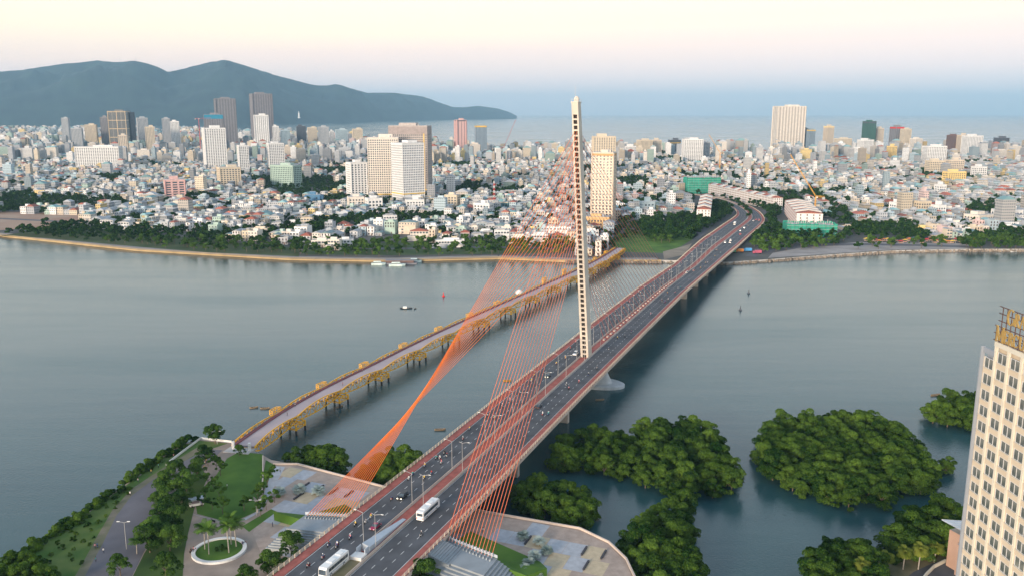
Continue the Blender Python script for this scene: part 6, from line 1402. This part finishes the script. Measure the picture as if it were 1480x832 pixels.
# standing people
J2 = [((0, 0, .95), (.15, .12)), ((0, 0, 1.2), (.14, .11)), ((0, 0, 1.38), (.18, .11)), ((0, 0, 1.5), (.055, .055)), ((.02, 0, 1.63), (.10, .09)), ((.01, 0, 1.72), (.075, .075)), ((0, .2, 1.38), .055), ((.03, .25, 1.12), .045), ((.12, .24, .88), .035), ((.14, .24, .8), .04), ((0, -.2, 1.38), .055), ((-.03, -.25, 1.12), .045), ((.05, -.25, .88), .035), ((.07, -.25, .8), .04), ((0, .1, .88), .10), ((.08, .11, .5), .07), ((.02, .11, .1), .05), ((.16, .12, .04), .045), ((0, -.1, .88), .10), ((-.04, -.11, .5), .07), ((-.12, -.11, .1), .05), ((.02, -.12, .04), .045)]
def ms_(c): return 1 if (c.z > 1.5 or (abs(c.y) > .19 and c.z < 1.15 and c.z > .7)) else (2 if c.z < .95 else 0)
STD = [skin_mesh('person', J2, E_, ms_, [s, M_skin, M_trs]) for s in SH]
w = MB(); w.lathe(0, 0, [(.10, 1.62), (.115, 1.70), (.09, 1.79), (.01, 1.82)], M_hair, 10); HAIR = bpy.data.meshes.new('hair'); HAIR.from_pydata(w.v, [], w.f); HAIR.materials.append(M_hair)
PE = cv([(622, 448), (660, 385), (723, 342), (588, 425), (597, 420), (975, 322), (985, 290), (455, 700), (458, 765), (495, 722), (1160, 690), (1085, 412), (1010, 582), (912, 722), (925, 715), (757, 315), (830, 268)], 0, 580, 3.303)
PE += [(695, 768), (698, 769), (394, 761), (405, 682), (376, 713)]
pl = []
for i, (u, v) in enumerate(PE):
    q = rb.randrange(8); p = bpy.data.objects.new('person', STD[q]); COL.objects.link(p); x, y = G(u, v, ZW); p.location = (x, y, ZW + .03); p.rotation_euler = (0, 0, rb.random() * 6.28); hr_ = bpy.data.objects.new('hair', HAIR); COL.objects.link(hr_); hr_.parent = p
    tag(p, None, 'person', 'people walking in the riverside park'); loc_ = 'by the curving park road' if u < 240 else 'in the park by the lawn' if u < 370 else 'on the plaza paving'
    pl.append((p, f'person in {SN[q]} top {loc_}', (x, y, 0)))
for u, v in cv([(253, 512), (510, 354), (430, 376), (555, 348), (495, 416), (912, 190), (1060, 85)], 320, 520, 5.2):
    q = rb.randrange(8); p = bpy.data.objects.new('person', STD[q]); COL.objects.link(p); x, y = G(u, v, ZY); p.location = (x, y, ZY); hr_ = bpy.data.objects.new('hair', HAIR); COL.objects.link(hr_); hr_.parent = p; tag(p, None, 'person', 'people on the yellow bridge'); pl.append((p, f'person in {SN[q]} top walking the yellow bridge', (x, y, 0)))
uniquify(pl)
for i, (u, v, t) in enumerate([(278, 799, 'motorbike parked left of the round planter, front one'), (281, 796, 'motorbike parked left of the round planter, rear one'), (297, 668, 'motorbike parked under the trees near the park walk'), (141, 790, 'motorbike parked at the edge of the curving road'), (308, 754, 'motorbike parked at the corner of the park lawn'), (352, 786, 'motorbike parked right of the round planter')]):
    k = sorted(usedp)[i % len(usedp)]; o = copy_tree(BP[k], KP[k]); x, y = G(u, v, ZW); o.location = (x, y, ZW + .03); o.rotation_euler = (0, 0, i * .7); tag(o, t, 'motorbike', 'parked motorbikes')
# ================================================================== boats and buoys
M_hull = mat('dark hull', (.04, .05, .06), .6); M_wood = mat('boat wood', (.26, .19, .12), .8)
def boat(u, v, L_, m_, label, rz, cabin=False):
    x, y = G(u, v, 0); r = empty('boat', (x, y, 0), rz, label, 'boat'); w = MB(); n = 8; P = []; b_ = L_ * .2
    for k in range(n + 1):
        t_ = -1 + 2 * k / n; hw = b_ * (1 - abs(t_) ** 2.4) + .03; zz_ = .45 + .35 * t_ * t_
        P += [(t_ * L_ / 2, -hw, zz_), (t_ * L_ / 2, -hw * .55, -.2), (t_ * L_ / 2, hw * .55, -.2), (t_ * L_ / 2, hw, zz_), (t_ * L_ / 2, hw * .8, zz_ - .05), (t_ * L_ / 2, hw * .5, .12), (t_ * L_ / 2, -hw * .5, .12), (t_ * L_ / 2, -hw * .8, zz_ - .05)]
    f = [(8 * k + i, 8 * k + (i + 1) % 8, 8 * k + 8 + (i + 1) % 8, 8 * k + 8 + i) for k in range(n) for i in range(8)]; w.add(P, f, m_); w.build('hull', r)
    w = MB(); w.box(0, 0, .4, .35, b_ * 1.7, .08, M_wood); w.box(L_ * .2, 0, .45, .35, b_ * 1.5, .08, M_wood); w.build('thwart', r)
    if cabin: w = MB(); w.box(-L_ * .1, 0, .3, L_ * .35, b_ * 1.3, 1.5, M_white, taper=.85); w.build('cabin', r)
    return r
boat(587, 445.5, 9, M_hull, 'dark boat with a small cabin on the open river left of the cables', .05, True); boat(600, 446, 2.6, M_hull, 'small dark skiff just right of the cabin boat', 1.0)
boat(383, 590, 4.5, M_wood, 'pale rowing boat near the left end of the yellow bridge', .1); boat(367, 589, 4, M_wood, 'tan rowing boat left of the pale one near the yellow bridge', .3); boat(636, 621, 5, M_wood, 'low wooden boat between the left cable fan and the bridge', .1); boat(867, 578, 4.5, M_wood, 'small tan boat in the bridge shadow below the pylon foundation', .2); boat(491, 588, 4, M_wood, 'tan boat moored at a yellow bridge pier', .8); boat(1352, 571, 6, M_wood, 'pale boat moored against the clump behind the hotel', .3); boat(733, 550, 4.5, mat('orange boat', (.5, .28, .05), .6), 'small orange boat behind the right cable fan', .1); boat(1465, 364, 7, M_white, 'white boat by the far right bank', .1)
for u, v, c, t in [(641, 428, M_red, 'red channel buoy on the open river left of the cables'), (1070, 448, M_dark2, 'dark channel buoy, nearer of the two right of the bridge'), (1082, 424, M_dark2, 'dark channel buoy, farther of the two right of the bridge')]:
    x, y = G(u, v, 0); r = empty('buoy', (x, y, 0), 0, t, 'buoy'); w = MB(); w.lathe(0, 0, [(1.1, -.5), (1.2, .4), (.9, .7)], c, 12); w.build('float', r); w = MB(); w.lathe(0, 0, [(.55, .7), (.25, 2.6), (.3, 2.7), (.3, 3.3)], c, 8); w.build('topmark', r)
# floating restaurant pontoon at the far bank
x, y = G(573, 382, 0); r = empty('pontoon', (x, y, 0), .02, 'brown floating pontoon moored at the far river wall', 'pontoon'); w = MB(); w.box(0, 4, -.4, 38, 9, 1.3, M_brown); w.build('deck', r); w = MB(); w.box(3, 5, .9, 26, 6, 2.2, mat('pontoon hut', (.16, .11, .10), .8)); w.build('hut', r)
w = MB(); w.box(3, 5, 3.1, 28, 7.5, .3, M_brown); w.build('roof', r)
for u, v, L_, t in [(547, 382.5, 13, 'pale green cabin cruiser at the left end of the pontoon'), (574, 384, 15, 'larger pale green cruiser in front of the pontoon'), (600, 378.5, 12, 'white cruiser at the right end of the pontoon')]:
    x, y = G(u, v, 0); r = empty('cruiser', (x, y - 1, 0), .1, t, 'boat', 'cruisers moored at the pontoon'); mm_ = mat('pale green hull', (.60, .72, .68), .5); w = MB()
    w.add([(-L_ / 2, -2, -.3), (L_ / 2 - 3, -2, -.3), (L_ / 2, 0, -.3), (L_ / 2 - 3, 2, -.3), (-L_ / 2, 2, -.3), (-L_ / 2, -2.3, 1.5), (L_ / 2 - 3, -2.3, 1.6), (L_ / 2 + .6, 0, 1.9), (L_ / 2 - 3, 2.3, 1.6), (-L_ / 2, 2.3, 1.5)], [(0, 1, 6, 5), (1, 2, 7, 6), (2, 3, 8, 7), (3, 4, 9, 8), (4, 0, 5, 9), (5, 6, 7, 8, 9)], mm_); w.build('hull', r)
    w = MB(); w.box(-1, 0, 1.5, L_ * .6, 3.6, 1.9, mm_, taper=.82); w.build('cabin', r); w = MB(); w.box(-1, 0, 2.0, L_ * .56, 3.62, .7, M_glass, taper=.95); w.build('window', r)
